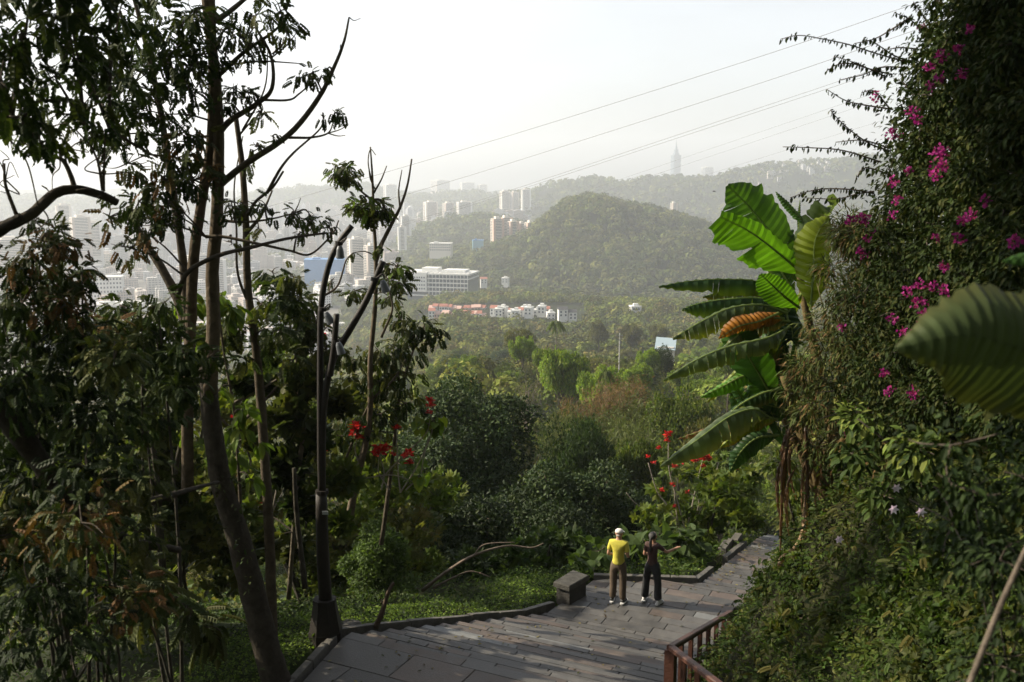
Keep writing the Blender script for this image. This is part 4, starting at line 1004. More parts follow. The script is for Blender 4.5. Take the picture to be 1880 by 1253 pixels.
    if woman:
        skin_obj('hair', [(0, .012, 1.70, .080), (0, -.005, 1.62, .118), (0, -.045, 1.55, .085), (0, -.125, 1.56, .035), (0, -.14, 1.44, .038), (0, -.13, 1.32, .03), (0, -.125, 1.22, .012)], [(0, 1), (1, 2), (1, 3), (3, 4), (4, 5), (5, 6)], 0, M_hair, r, 2)
    else:
        cp = skin_obj('cap', [(0, .01, 1.70, .066), (0, .01, 1.64, .102), (0, .012, 1.60, .100)], [(0, 1), (1, 2)], 0, M_cap, r, 2)
        a = Acc(); v = []; n = 9
        for rr, z in ((.09, 1.625), (.165, 1.60)):
            for k in range(n): an = math.pi * (.15 + .7 * k / (n - 1)); v.append((rr * math.cos(an) * .72, .02 + rr * math.sin(an) * 1.05, z))
        v2 = [(x, y, z - .008) for x, y, z in v]; f = [[k, k + 1, n + k + 1, n + k] for k in range(n - 1)]; a.add(v + v2, [np.array(f), np.array(f)[:, ::-1] + 2 * n]); a.build('visor', M_cap, cp)
        skin_obj('hair', [(0, -.035, 1.58, .072), (0, -.03, 1.535, .062)], [(0, 1)], 0, mat('grey_hair', (.25, .23, .22), .8), r, 1)
    return r
p = G(1134, 1106, 0.01); person((float(p[0]), float(p[1]), .02), R(-22), 1.0, 'person in a yellow T-shirt, brown trousers and white cap, seen from behind on the landing', False)
p = G(1196, 1106, 0.01); person((float(p[0]), float(p[1]), .02), R(-32), .965, 'person with a dark ponytail in a maroon T-shirt and black trousers, raising one arm', True)

# ------------------------------------------------------------ banana plant
def banana_leaf(leaf, rib, pts, wl, wr, nh, cup=.35, tears=.25, cols=((.06, .14, .02),), edge=None, n=30, seed=0, droop=.0, petiole=.0, pleat=.012, prof=(.0, .75, .98, 1, .9, .6, .08), ribcol=(.20, .26, .08), rr=.022):
    """one leaf: midrib through pts, half widths wl / wr (m), nh = direction the upper face looks"""
    g = np.random.default_rng(seed); c = catmull(pts, max(3, n // (len(pts) - 1))); m = len(c); c0 = c
    d = nrm(np.gradient(c, axis=0)); nh = nrm(A_(nh)); t = np.linspace(0, 1, m); base = int(m * petiole)
    tube(rib, c - nh * .006, rr, rr * .3, 6, 1, ribcol)
    cc = A_(cols[g.integers(0, len(cols))])
    for s, w_ in ((-1, wl), (1, wr)):
        sd = nrm(np.cross(d, nh)) * s; up = nrm(np.cross(sd, d)) * s; up = np.where((up @ nh)[:, None] < 0, -up, up)
        tq = (t - t[base]) / (1 - t[base] + 1e-9); wp = w_ * np.interp(tq, np.linspace(0, 1, len(prof)), prof) * (1 + .06 * g.normal(size=m)); i = base; shrink = 0.0; off = 0.0
        cur_drop = g.uniform(0, .25)
        for i in range(base, m - 1):
            torn = g.random() < tears
            if torn: cur_drop = g.uniform(-.15, .55) * (1 if tears else 0); e0 = .35 * g.random()
            else: e0 = 0
            e1 = .0
            V = []
            for k, (ii, ee) in enumerate(((i, e0), (i + 1, -e1))):
                w0 = wp[ii]; q = c[ii]; shift = d[ii] * (w0 * .22 * 1) + d[ii] * ee * np.linalg.norm(c[i + 1] - c[i])
                pl = pleat * (1 if (ii % 2) else -1)
                for f in (0, .33, .68, 1.0):
                    cu = cup * (1 + cur_drop)
                    lift = math.sin(min(1, f * 1.3) * .5) * .45 * cu - (cu + droop + cur_drop) * f * f * .75
                    V.append(q + sd[ii] * w0 * f * math.cos(.5 * cu * f) + up[ii] * w0 * lift + A_((0, 0, -1)) * droop * w0 * f * f + shift * f + up[ii] * pl * min(1, f * 3))
            col = np.tile(cc * g.uniform(.85, 1.18), (8, 1))
            if edge is not None: 
                for k in (3, 7): col[k] = A_(edge) * g.uniform(.8, 1.2)
                for k in (2, 6): col[k] = col[k] * .8 + A_(edge) * .2
            leaf.add(V, [np.array([[0, 1, 5, 4], [1, 2, 6, 5], [2, 3, 7, 6]])], col)
def PX(lst): return [P(*q) for q in lst]
def banana():
    Y = 15.5; b0 = P(1545, 930, 14.6); r = empty('banana_plant', tuple(b0)); tag(r, 'tall banana plant with torn drooping leaves and one bright upright leaf, growing from the bank', 'banana plant')
    def leaf(pts, wl, wr, nh, label=None, **k):
        L, Rb = Acc(), Acc(); k.setdefault('seed', len(r.children)); u = Y / FPX
        banana_leaf(L, Rb, [q - b0 for q in PX(pts)], wl * u, wr * u, nh, **k)
        o = L.build('leaf', M_ban, r, smooth=True); Rb.build('midrib', M_leaf, o)
        if label: o['label'] = label
    a = Acc()
    for pts, r0, r1 in (([(1532, 960, 14.8), (1495, 860, 15.0), (1462, 770, 15.2), (1440, 690, 15.3)], .12, .07), ([(1560, 900, 15.2), (1528, 790, 15.6), (1500, 660, 15.9), (1478, 560, 16), (1465, 480, 16)], .11, .05), ([(1500, 900, 15), (1470, 830, 15), (1440, 770, 15)], .08, .05), ([(1580, 860, 15), (1560, 740, 15.6), (1520, 600, 15.9)], .09, .05)):
        tube(a, [q - b0 for q in PX(pts)], r0, r1, 9, 5, (.10, .075, .035), .15)
    a.build('stem', M_bark, r, smooth=True)
    BR = ((.085, .21, .016),); GN = ((.045, .105, .022),); DK = ((.030, .070, .022),); GY = ((.085, .125, .060),); YG = ((.17, .22, .02),); OR = ((.42, .17, .02),); BW = ((.20, .11, .045),)
    cam_ = (0, -1, .25)
    leaf([(1458, 486, 16), (1415, 430, 15.9), (1375, 380, 15.8), (1336, 341, 15.7)], 48, 44, (-.3, -1, .1), 'upright bright green leaf, highest of the plant', tears=.17, cols=GN, cup=.14, pleat=.006)
    leaf([(1470, 500, 15.8), (1425, 462, 15.5), (1375, 425, 15.3), (1322, 398, 15.2)], 56, 20, (-.25, -1, -.25), 'bright yellow-green leaf just below the upright one', tears=.12, cols=BR, cup=.16, pleat=.006, prof=(.2, .8, .95, 1, .98, .85, .5))
    leaf([(1482, 415, 16), (1455, 385, 16), (1424, 352, 16)], 9, 9, (0, -1, .5), 'rolled young leaf pointing up left', tears=0, cols=GN, cup=.9)
    leaf([(1466, 440, 16.1), (1467, 400, 16.1), (1469, 368, 16.1)], 3, 3, cam_, tears=0, cols=GN)
    leaf([(1480, 500, 16), (1490, 440, 16), (1516, 385, 15.8), (1530, 378, 15.6)], 26, 34, (.4, -1, .1), 'folded grey-green leaf at the top right of the plant', tears=.12, cols=GY, cup=.6)
    leaf([(1488, 570, 15.4), (1493, 500, 15.3), (1497, 440, 15.2), (1520, 398, 15.1)], 34, 32, (-.3, -1, 0), 'backlit yellow-green leaf beside the bougainvillea', tears=.06, cols=YG, cup=.2)
    leaf([(1470, 520, 16.2), (1450, 480, 16.2), (1440, 430, 16.2), (1445, 415, 16.2)], 36, 26, cam_, cols=DK, tears=.25, cup=.5)
    leaf([(1468, 566, 15.2), (1440, 545, 15), (1415, 522, 14.9), (1396, 504, 14.8)], 30, 22, (-.3, -1, -.2), 'bright yellow-green leaf in the middle of the plant', tears=.02, cols=BR, cup=.1, pleat=.005)
    leaf([(1440, 560, 15.6), (1455, 620, 15.3), (1452, 590, 15.3)], 30, 30, cam_, cols=DK, tears=.2)
    leaf([(1440, 560, 15.8), (1400, 520, 15.8), (1330, 513, 15.7), (1262, 517, 15.6), (1210, 526, 15.4)], 17, 14, (0, -.5, 1), 'long dark leaf stretching far left, uppermost of the drooping ones', tears=.12, cols=DK, cup=.5, droop=.5, edge=(.12, .17, .02))
    leaf([(1445, 570, 15.4), (1400, 548, 15.4), (1330, 550, 15.3), (1282, 558, 15.2), (1252, 568, 15.1)], 19, 15, (0, -.6, 1), tears=.08, cols=DK, cup=.4, droop=.55, edge=(.13, .19, .02))
    leaf([(1450, 560, 15.9), (1400, 530, 15.9), (1340, 533, 15.9), (1290, 545, 15.8)], 14, 14, (0, -.6, 1), tears=.3, cols=GY, cup=.5, droop=.6, edge=(.2, .16, .03))
    leaf([(1445, 575, 15.2), (1400, 560, 15.1), (1340, 566, 15), (1285, 592, 14.9), (1235, 622, 14.8)], 20, 14, (0, -.7, 1), 'fringed leaf with many even tears drooping to the left', tears=.55, cols=GY, cup=.5, droop=.5, edge=(.20, .22, .02))
    leaf([(1430, 575, 15), (1395, 590, 14.9), (1355, 600, 14.8), (1320, 622, 14.7)], 12, 20, (.1, -1, .3), 'withered orange leaf', tears=.2, cols=OR, cup=.5, edge=(.22, .10, .03))
    leaf([(1440, 585, 15.1), (1400, 585, 15), (1370, 600, 15)], 16, 16, (-.2, -1, .5), 'curled orange and brown leaf', tears=.4, cols=OR, cup=.7, edge=(.25, .14, .05))
    leaf([(1425, 745, 15.3), (1395, 690, 15.1), (1360, 630, 15), (1340, 575, 15)], 36, 36, (-.2, -1, .1), 'broad dark green leaf hanging in front of the others', tears=.08, cols=((.035, .095, .015),), cup=.2, pleat=.006)
    leaf([(1450, 600, 15), (1410, 620, 14.7), (1340, 636, 14.6), (1280, 660, 14.5), (1218, 698, 14.4)], 17, 17, (0, -.6, 1), 'long silvery leaf with torn edges, drooping left in the middle', tears=.45, cols=GY, cup=.55, droop=.5, edge=(.14, .17, .04))
    leaf([(1420, 700, 15.3), (1370, 690, 15.2), (1330, 708, 15.1), (1286, 730, 15)], 14, 12, (-.1, -.9, .7), 'small bright leaf below the silvery one', tears=.05, cols=BR, cup=.3, droop=.2)
    leaf([(1415, 768, 14.7), (1385, 752, 14.6), (1340, 765, 14.4), (1280, 808, 14.2), (1212, 856, 14.1)], 27, 20, (.1, -.7, .8), 'big grey-green leaf hanging lowest to the left', tears=.12, cols=GY, cup=.35, droop=.3, edge=(.15, .15, .06))
    leaf([(1420, 775, 15), (1370, 770, 15), (1310, 785, 15), (1244, 806, 15)], 11, 9, (0, -.8, .8), tears=.3, cols=BW, cup=.4, droop=.3)
    leaf([(1428, 770, 14.9), (1395, 768, 14.8), (1360, 790, 14.7), (1322, 822, 14.6)], 14, 18, (0, -.8, .8), 'yellowing leaf near the base', tears=.4, cols=YG, cup=.4, droop=.4, edge=(.25, .16, .03))
    leaf([(1430, 800, 14.8), (1390, 805, 14.6), (1360, 830, 14.5), (1340, 866, 14.4)], 20, 18, (0, -1, .5), 'dark leaf drooping lowest near the base', tears=.06, cols=DK, cup=.4, droop=.2)
    leaf([(1500, 680, 15), (1480, 690, 14.8), (1450, 705, 14.6)], 14, 12, (0, -1, .5), tears=.1, cols=GY, cup=.3)
    leaf([(1445, 640, 15.6), (1400, 650, 15.5), (1350, 685, 15.4), (1298, 738, 15.3)], 15, 12, (0, -.7, .9), tears=.4, cols=YG, cup=.4, droop=.4, edge=(.22, .16, .04))
    leaf([(1440, 715, 15.1), (1400, 722, 15), (1350, 750, 14.9), (1305, 800, 14.8)], 14, 14, (0, -.7, .9), tears=.5, cols=DK, cup=.5, droop=.5, edge=(.14, .14, .04))
    leaf([(1460, 540, 16.1), (1430, 490, 16.1), (1415, 440, 16.1), (1420, 410, 16)], 22, 30, (-.2, -1, .2), tears=.25, cols=GN, cup=.4, edge=(.12, .16, .03))
    leaf([(1450, 590, 15.2), (1410, 590, 15.1), (1360, 612, 15), (1310, 660, 14.9)], 13, 13, (0, -.8, .8), tears=.6, cols=GY, cup=.5, droop=.5, edge=(.25, .18, .05))
    g = random.Random(9)
    for k in range(9):
        leaf([(1430 + g.uniform(-10, 50), 590 + g.uniform(-60, 220), 15.6), (1400 + g.uniform(-20, 50), 600 + g.uniform(-60, 220), 15.5), (1370 + g.uniform(-30, 40), 650 + g.uniform(-60, 200), 15.4)], g.uniform(12, 22), g.uniform(12, 22), (g.uniform(-.4, .4), -1, g.uniform(0, .8)), tears=.3, cols=[DK, GN, GY, BW, YG][g.randrange(5)], cup=.5, droop=.3)
    # dead leaves hanging down
    for k in range(18):
        x = g.choice([1432, 1450, 1478, 1500, 1530, 1565]) + g.uniform(-9, 9); y0 = g.uniform(780, 890); y1 = y0 + g.uniform(60, 150) * (1 if k % 5 else 1.4); yy = 14.4 + g.uniform(-.3, .5)
        L, Rb = Acc(), Acc(); pts = [(x + 15, y0 - 30, yy + .2), (x, y0, yy), (x + g.uniform(-8, 6), (y0 + y1) / 2, yy), (x + g.uniform(-10, 12), y1, yy)]
        banana_leaf(L, Rb, [q - b0 for q in PX(pts)], .034, .034, (g.uniform(-.6, .6), -1, .2), cup=1.0, tears=.7, cols=((.12, .065, .035), (.17, .10, .055), (.07, .04, .022)), seed=50 + k, pleat=.012, n=16, ribcol=(.12, .07, .04), rr=.012)
        o = L.build('dead_leaf', M_ban, r); Rb.build('midrib', M_leaf, o)
    L, Rb = Acc(), Acc(); banana_leaf(L, Rb, [q - b0 for q in PX([(1478, 900, 14.2), (1478, 940, 14.1), (1474, 985, 14.0), (1460, 1010, 13.9), (1435, 1028, 13.8), (1424, 1062, 13.8)])], .07, .06, (-.3, -1, .2), cup=1.0, tears=.5, cols=((.34, .23, .14),), seed=88, n=20, ribcol=(.2, .13, .08), rr=.014)
    o = L.build('dead_leaf', M_ban, r); o['label'] = 'long pale dead leaf trailing down the bank'; Rb.build('midrib', M_leaf, o)
banana()
def near_leaf():
    b0 = P(2010, 700, 2.9); r = empty('elephant_ear_plant', tuple(b0)); tag(r, 'huge ribbed elephant ear leaf reaching in at the right edge, close to the viewer', 'plant')
    L, Rb = Acc(), Acc(); u = 2.85 / FPX
    banana_leaf(L, Rb, [q - b0 for q in PX([(2010, 700, 2.9), (1930, 662, 2.85), (1850, 632, 2.82), (1760, 616, 2.8), (1648, 640, 2.8)])], 122 * u, 118 * u, (-.35, -1, .15), cup=.3, tears=.04, edge=(.060, .066, .020), cols=((.046, .066, .024),), n=36, seed=3, droop=.12, pleat=.0035, prof=(.9, 1, 1, .95, .8, .42, .05), ribcol=(.16, .17, .06), rr=.006)
    o = L.build('leaf', M_leafd, r, smooth=True); Rb.build('midrib', M_leaf, o)
    for pts, wl, wr, c in (([(1990, 480, 3.6), (1920, 470, 3.6), (1840, 480, 3.6)], 30, 26, (.025, .060, .012)),):
        L, Rb = Acc(), Acc(); banana_leaf(L, Rb, [q - b0 for q in PX(pts)], wl * u, wr * u, (-.3, -1, .5), cup=.3, tears=0, cols=(c,), n=20, pleat=.002, rr=.004, droop=.05, prof=(.5, .95, 1, .9, .7, .45, .05))
        o = L.build('leaf', M_leafd, r); Rb.build('midrib', M_leaf, o)
    a = Acc(); tube(a, [q - b0 for q in PX([(2010, 700, 2.9), (2060, 900, 2.9), (2080, 1400, 2.9)])], .012, .02, 7, 4, (.06, .08, .03)); a.build('stem', M_bark, r, smooth=True)
near_leaf()
a = Acc(); tube(a, PX([(1895, 985, 3.4), (1838, 1110, 3.25), (1775, 1270, 3.1), (1720, 1420, 3.0)]), .010, .012, 8, 4, (.11, .09, .07), .05); tag(a.build('bamboo_cane', M_bark, smooth=True), 'bare pale cane slanting up in the lower right corner', 'cane')
# ------------------------------------------------------------ foliage helpers in the foreground
LG = [(.024, .042, .010), (.034, .054, .012), (.018, .032, .009), (.046, .062, .014)]
LOL = [(.060, .072, .020), (.080, .085, .022), (.045, .058, .018), (.030, .045, .014)]
LOR = [(.030, .045, .014), (.045, .060, .018), (.12, .065, .024), (.060, .062, .022), (.11, .075, .025)]
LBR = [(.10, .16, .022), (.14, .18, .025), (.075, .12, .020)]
GCD = [(.04, .066, .018), (.05, .078, .022)]
LG_SHADE = [(.014, .024, .007), (.020, .034, .009), (.010, .018, .006)]  # LG greens darkened to stand in for deep shade
class Tree:
    def __init__(s, name, base, label, cat='tree', group=None):
        s.r = empty(name, tuple(base)); tag(s.r, label, cat, group); s.b = np.asarray(base, float); s.t = Acc(); s.c = Acc(); s.tw = Acc(); s.pts = []; s.k = 1.0; s.ks = 1.0
    def limb(s, pts, r0, r1, ns=8, col=(.075, .062, .045), Y=None):
        """pts: (px, py, Y) list, or (px, py) with Y given; radii in photo pixels"""
        q = [P(p[0], p[1], p[2] if len(p) > 2 else Y) for p in pts]; y0, y1 = q[0][1], q[-1][1]
        tube(s.t, [v - s.b for v in q], r0 * y0 / FPX, r1 * y1 / FPX, ns, 6, col, .10); s.pts += list(catmull(q, 5))
    def ground_limb(s, x, y, z, pts, r0, r1): pass
    def blob(s, px, py, rp, Y, n, size=.30, pal=LG, tm=PIN, deep=1.0, flat=.8, twigs=4, droop=.55, join=True, spread=.62):
        n = max(2, int(n * s.k)); size = size * s.ks; c = P(px, py, Y); Rr = rp * Y / FPX; u = rdir(n); rad = Rr * rng.random((n, 1)) ** spread
        pos = c + u * rad * A_((1, deep, flat)); ax = nrm(u * .8 + rdir(n) * .6 + A_((0, 0, -droop))); no = nrm(A_((0, 0, 1)) + rdir(n) * .55)
        scatter(s.c, tm, pos - s.b, ax, no, size * (.6 + .7 * rng.random(n)), pick(pal, n, .3))
        if join and s.pts:
            P_ = np.array(s.pts); k = ((P_ - c) ** 2).sum(1).argmin(); a = P_[k]
            if np.linalg.norm(a - c) < 4 * Rr + 1.5:
                tube(s.tw, [a - s.b, (a + c) / 2 - s.b + rdir(1)[0] * .1 * Rr + A_((0, 0, .06)), c - s.b], .016, .008, 5, 3, (.06, .05, .04))
        for _ in range(twigs):
            e = c + rdir(1)[0] * Rr * A_((1, deep, flat)) * .85; m_ = (c + e) / 2 + rdir(1)[0] * Rr * .12
            tube(s.tw, [c - s.b, m_ - s.b, e - s.b], .009 * (.5 + Y / 20), .003, 4, 3, (.06, .05, .04))
    def twig(s, pts, r=3, Y=None): s.limb(pts, r, max(.8, r * .35), 5, (.065, .055, .045), Y)
    def done(s, m=None, cname='crown'):
        if s.t.n: s.t.build('trunk', M_bark, s.r, smooth=True)
        if s.tw.n and s.c.n:
            s.c.add(np.concatenate(s.tw.V), [], np.concatenate(s.tw.C)); off = s.c.n - s.tw.n
            for k_, fl_ in s.tw.F.items(): s.c.F.setdefault(k_, []).extend([(f_ + off, 1) for f_, _ in fl_])
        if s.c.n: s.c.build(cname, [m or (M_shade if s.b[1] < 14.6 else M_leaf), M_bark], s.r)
        return s.r
# big twin-stemmed tree
T = Tree('tall_tree', P(465, 1140, 14.5), 'tall tree with a thick leaning base and twin straight trunks, left of the lamp post'); T.k = .52; T.ks = .55
T.limb([(520, 1290, 14.5), (492, 1200, 14.5), (462, 1080, 14.5), (432, 970, 14.4), (405, 880, 14.3), (388, 770, 14.2), (380, 660, 14.1)], 29, 15, 14, (.040, .034, .026))
for k_ in range(9): T.blob(440 + rnd.uniform(-45, 30), 880 + k_ * 24, 20, 14.0, 16, .16, LG + LOL, LEAF8, twigs=0, join=False)
T.limb([(385, 720, 14.1), (392, 600, 14), (390, 500, 14), (398, 400, 14), (401, 260, 14), (395, 140, 14), (383, 40, 14), (370, -80, 14)], 14, 8, 8, (.085, .066, .044))
T.limb([(345, 900, 14.3), (344, 760, 14.2), (350, 600, 14.2), (356, 470, 14.1), (372, 360, 14.1), (388, 250, 14), (390, 100, 14), (386, -60, 14)], 12, 7, 8, (.080, .062, .042))
T.limb([(350, 640, 14.4), (330, 560, 14.5), (295, 490, 14.6), (262, 440, 14.7), (235, 380, 14.8)], 11, 5)
T.limb([(345, 620, 14.4), (338, 500, 14.4), (325, 400, 14.3), (308, 290, 14.2), (292, 190, 14.2), (270, 90, 14.2), (240, -30, 14.2)], 9, 4)
T.limb([(398, 345, 14), (450, 302, 13.9), (530, 248, 13.8), (585, 180, 13.7), (615, 120, 13.7), (632, 75, 13.7), (641, 32, 13.7)], 7, 1.5, 6)
T.limb([(402, 245, 14), (425, 220, 13.9), (470, 192, 13.8), (499, 163, 13.7), (498, 105, 13.7), (472, 55, 13.6)], 6, 2, 6)
T.limb([(400, 140, 14), (450, 95, 14), (500, 60, 14), (530, 30, 14)], 4.5, 1.5, 6); T.limb([(395, 40, 14), (430, 15, 14), (470, -20, 14)], 6, 3, 6); T.limb([(405, 45, 14), (390, 10, 14), (400, -30, 14)], 5, 3, 6)
T.limb([(420, 120, 14), (480, 113, 14), (550, 117, 13.9)], 2.5, 1, 5); T.limb([(480, 184, 13.8), (530, 184, 13.8), (550, 172, 13.8), (572, 153, 13.8)], 2.5, 1.2, 5); T.limb([(592, 172, 13.8), (585, 155, 13.8), (575, 140, 13.8)], 2, 1, 5)
T.limb([(530, 253, 13.8), (570, 253, 13.8), (602, 245, 13.8), (612, 225, 13.8)], 2.8, 1, 5); T.limb([(490, 355, 13.9), (515, 310, 13.8), (540, 280, 13.8), (585, 240, 13.8), (594, 218, 13.8)], 3.2, 1, 5)
T.limb([(455, 395, 14), (470, 370, 13.9), (500, 345, 13.9), (520, 315, 13.8)], 3.5, 2, 5); T.limb([(602, 245, 13.8), (620, 250, 13.8), (634, 249, 13.8)], 1.3, .6, 4); T.limb([(602, 245, 13.8), (625, 238, 13.8), (640, 228, 13.8)], 1.2, .6, 4)
T.limb([(500, 100, 13.7), (520, 80, 13.7), (528, 58, 13.7)], 2, .8, 4); T.limb([(500, 105, 13.7), (525, 85, 13.7), (545, 60, 13.7)], 1.6, .8, 4); T.limb([(625, 100, 13.7), (625, 82, 13.7)], 1.6, .8, 4); T.limb([(641, 32, 13.7), (650, 38, 13.7), (662, 34, 13.7)], 1, .5, 4)
T.limb([(325, 545, 13.6), (345, 500, 13.5), (400, 470, 13.4), (460, 455, 13.3), (530, 438, 13.2), (600, 428, 13.2)], 5.5, 2, 6, (.045, .038, .03)); T.limb([(378, 435, 13.8), (410, 435, 13.7), (470, 447, 13.6), (530, 460, 13.6), (570, 467, 13.6), (610, 430, 13.6), (622, 405, 13.6)], 3.5, 1.2, 5)
T.limb([(405, 405, 13.8), (450, 408, 13.7), (500, 402, 13.6), (545, 390, 13.6)], 3.2, 1, 5); T.limb([(535, 400, 13.5), (546, 380, 13.5), (552, 364, 13.5)], 1.5, .6, 4); T.limb([(400, 160, 14), (415, 95, 14), (422, 30, 14)], 2.4, 1, 5); T.limb([(445, 240, 14), (485, 165, 14), (492, 90, 14)], 2.2, 1, 5)
for a_ in [(470, 30, 62, 90), (440, 70, 45, 50), (520, 50, 36, 40), (455, 105, 30, 22), (515, 20, 30, 30), (410, 55, 22, 20)]: T.blob(a_[0], a_[1], a_[2], 13.8, a_[3], .27, LG + LOL, deep=1.3, twigs=3)
for a_ in [(572, 135, 32, 32, LOL), (550, 145, 18, 12, LOL), (617, 208, 17, 14, LG), (593, 214, 7, 4, LG), (480, 207, 14, 6, LG), (430, 165, 32, 34, LG), (455, 170, 30, 20, LOL), (415, 190, 20, 20, LG), (470, 270, 12, 4, LOL), (500, 250, 10, 4, LOL), (490, 380, 55, 32, LG), (540, 395, 30, 22, LG), (575, 405, 40, 34, LG), (440, 385, 40, 26, LG), (425, 370, 25, 14, LOL), (600, 418, 22, 14, LG), (550, 428, 22, 8, LOL), (425, 445, 25, 6, LOL), (460, 60, 20, 6, LG), (600, 130, 14, 8, LG), (405, 120, 18, 12, LG), (400, 325, 26, 26, LOR), (380, 310, 20, 20, LOR)]:
    T.blob(a_[0], a_[1], a_[2], 13.7, int(a_[3] * 1.5), .22, a_[4], deep=1.2, twigs=3, flat=.45 if a_[1] > 360 or a_[2] > 30 else .7)
for a_ in [(300, 110, 90, 190, LG), (240, 160, 80, 150, LG), (330, 50, 70, 120, LG), (260, 40, 80, 120, LG), (350, 170, 50, 60, LG), (300, 210, 70, 90, LG), (340, 260, 55, 75, LOR), (300, 330, 55, 60, LOR), (350, 330, 42, 46, LG), (255, 370, 60, 85, LG), (235, 300, 45, 30, LOR), (330, 400, 34, 20, LG), (270, 430, 45, 40, LOR), (240, 455, 40, 30, LOR), (290, 410, 40, 40, LG), (320, 290, 40, 45, LOL), (215, 230, 60, 80, LG), (190, 250, 40, 40, LG), (210, 120, 55, 70, LG), (375, 100, 30, 25, LG), (200, 400, 36, 26, LOR), (310, 370, 30, 25, LOR), (350, 120, 40, 60, LG), (360, 30, 50, 60, LG)]:
    T.blob(a_[0], a_[1], a_[2], 13.4, int(a_[3] * 1.2), .30, a_[4], deep=1.4)
for k in range(10):  # crown above the picture that shades the path
    T.blob(rnd.uniform(-150, 620), rnd.uniform(-700, -60), rnd.uniform(90, 150), rnd.uniform(11.5, 16.5), 75, .42, LG, deep=1.5, twigs=2, join=False)
T.done()
T = Tree('broad_leaved_sapling', P(440, 1000, 14.9), 'sapling with big sunlit yellow-green leaves growing up between the twin trunks')
T.limb([(450, 1100, 14.9), (440, 900, 14.9), (430, 760, 14.9), (410, 640, 14.9), (400, 550, 14.9)], 4, 1.5, 6)
T.limb([(432, 800, 14.9), (360, 700, 14.9), (345, 560, 14.9)], 2.5, 1.2, 5)
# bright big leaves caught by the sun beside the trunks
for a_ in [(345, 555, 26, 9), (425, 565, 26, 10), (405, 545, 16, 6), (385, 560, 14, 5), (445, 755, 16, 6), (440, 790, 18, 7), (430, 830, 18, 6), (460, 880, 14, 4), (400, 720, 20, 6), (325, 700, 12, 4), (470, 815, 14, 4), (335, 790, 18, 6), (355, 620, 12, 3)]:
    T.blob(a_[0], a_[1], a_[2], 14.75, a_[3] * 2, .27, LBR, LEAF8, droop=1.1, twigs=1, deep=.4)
T.done()
# slender trees
T = Tree('slender_tree', P(495, 1140, 15.5), 'slender straight tree standing between the twin-trunked tree and the lamp post'); T.k = .6; T.ks = .8
T.limb([(500, 1180, 15.5), (495, 1000, 15.5), (482, 780, 15.5), (470, 640, 15.4), (455, 530, 15.4), (451, 400, 15.3), (444, 300, 15.3), (433, 215, 15.3)], 11, 4.5, 8, (.075, .06, .042))
T.limb([(456, 560, 15.4), (436, 500, 15.3), (434, 420, 15.3), (430, 340, 15.3), (446, 250, 15.3)], 3, 1, 5); T.limb([(452, 430, 15.3), (480, 395, 15.3), (500, 350, 15.3)], 4, 1.5, 5); T.limb([(446, 330, 15.3), (460, 285, 15.3), (480, 270, 15.3)], 2, .8, 4); T.limb([(438, 250, 15.3), (460, 225, 15.3), (478, 210, 15.3)], 2, .8, 4)
for a_ in [(470, 268, 14, 8), (478, 210, 16, 8), (452, 300, 10, 5), (440, 380, 26, 14), (475, 420, 20, 8), (440, 600, 35, 36), (410, 610, 30, 34), (480, 560, 20, 14), (500, 610, 30, 24), (450, 660, 26, 18)]: T.blob(a_[0], a_[1], a_[2], 15.2, int(a_[3] * 1.4), .24, LOL, twigs=3)
T.done()
T = Tree('slender_tree', P(650, 900, 19), 'thin curved tree with leafless upright twigs behind the lamp post'); T.k = 1.1; T.ks = .58
T.limb([(640, 960, 19), (655, 880, 19), (672, 810, 19), (680, 740, 19), (680, 660, 19), (689, 560, 19), (690, 470, 19), (686, 400, 19), (684, 330, 19), (680, 270, 19)], 8, 1.3, 7, (.10, .08, .055))
T.limb([(690, 480, 19), (700, 450, 19), (720, 410, 19), (735, 380, 19), (748, 340, 19), (756, 292, 19)], 5, 1.5, 6, (.10, .08, .06)); T.limb([(715, 410, 19), (700, 370, 19), (680, 365, 19), (650, 340, 19), (632, 322, 19)], 3.2, 1.2, 5); T.limb([(686, 355, 19), (700, 330, 19), (710, 305, 19)], 2, .8, 4)
T.limb([(735, 385, 19), (732, 350, 19), (738, 312, 19)], 2, .8, 4); T.limb([(684, 340, 19), (676, 300, 19), (680, 275, 19), (690, 285, 19)], 1.4, .6, 4); T.limb([(690, 350, 19), (680, 330, 19), (677, 312, 19)], 1.3, .6, 4)
T.limb([(592, 545, 18), (620, 525, 18), (635, 480, 18), (648, 465, 18)], 2.5, 1, 5); T.limb([(620, 900, 19), (640, 830, 19), (680, 740, 19), (720, 700, 19), (745, 660, 19)], 3, 1.5, 5); T.limb([(700, 620, 18), (720, 570, 18), (716, 540, 18), (712, 520, 18)], 2.6, 1, 5)
for a_ in [(630, 312, 30, 30), (618, 325, 18, 12), (642, 328, 16, 10), (680, 380, 44, 55), (700, 388, 26, 20), (660, 378, 26, 20), (682, 400, 26, 14), (712, 512, 28, 14), (735, 520, 26, 20), (730, 490, 28, 22), (610, 515, 12, 4), (715, 545, 24, 14), (648, 535, 26, 16), (648, 465, 6, 3), (700, 455, 12, 5)]: T.blob(a_[0], a_[1], a_[2], 18.8, int(a_[3] * 1.7), .26, LOL + LBR[:1], flat=.5, twigs=4)
T.done()
T = Tree('shrub_tree', P(720, 800, 19.5), 'drooping leafy small tree right of the lamp arms, below the slender tree'); T.k = .85; T.ks = .52
T.limb([(700, 1000, 19.5), (720, 850, 19.5), (735, 720, 19.5), (760, 640, 19.5)], 5, 2, 6)
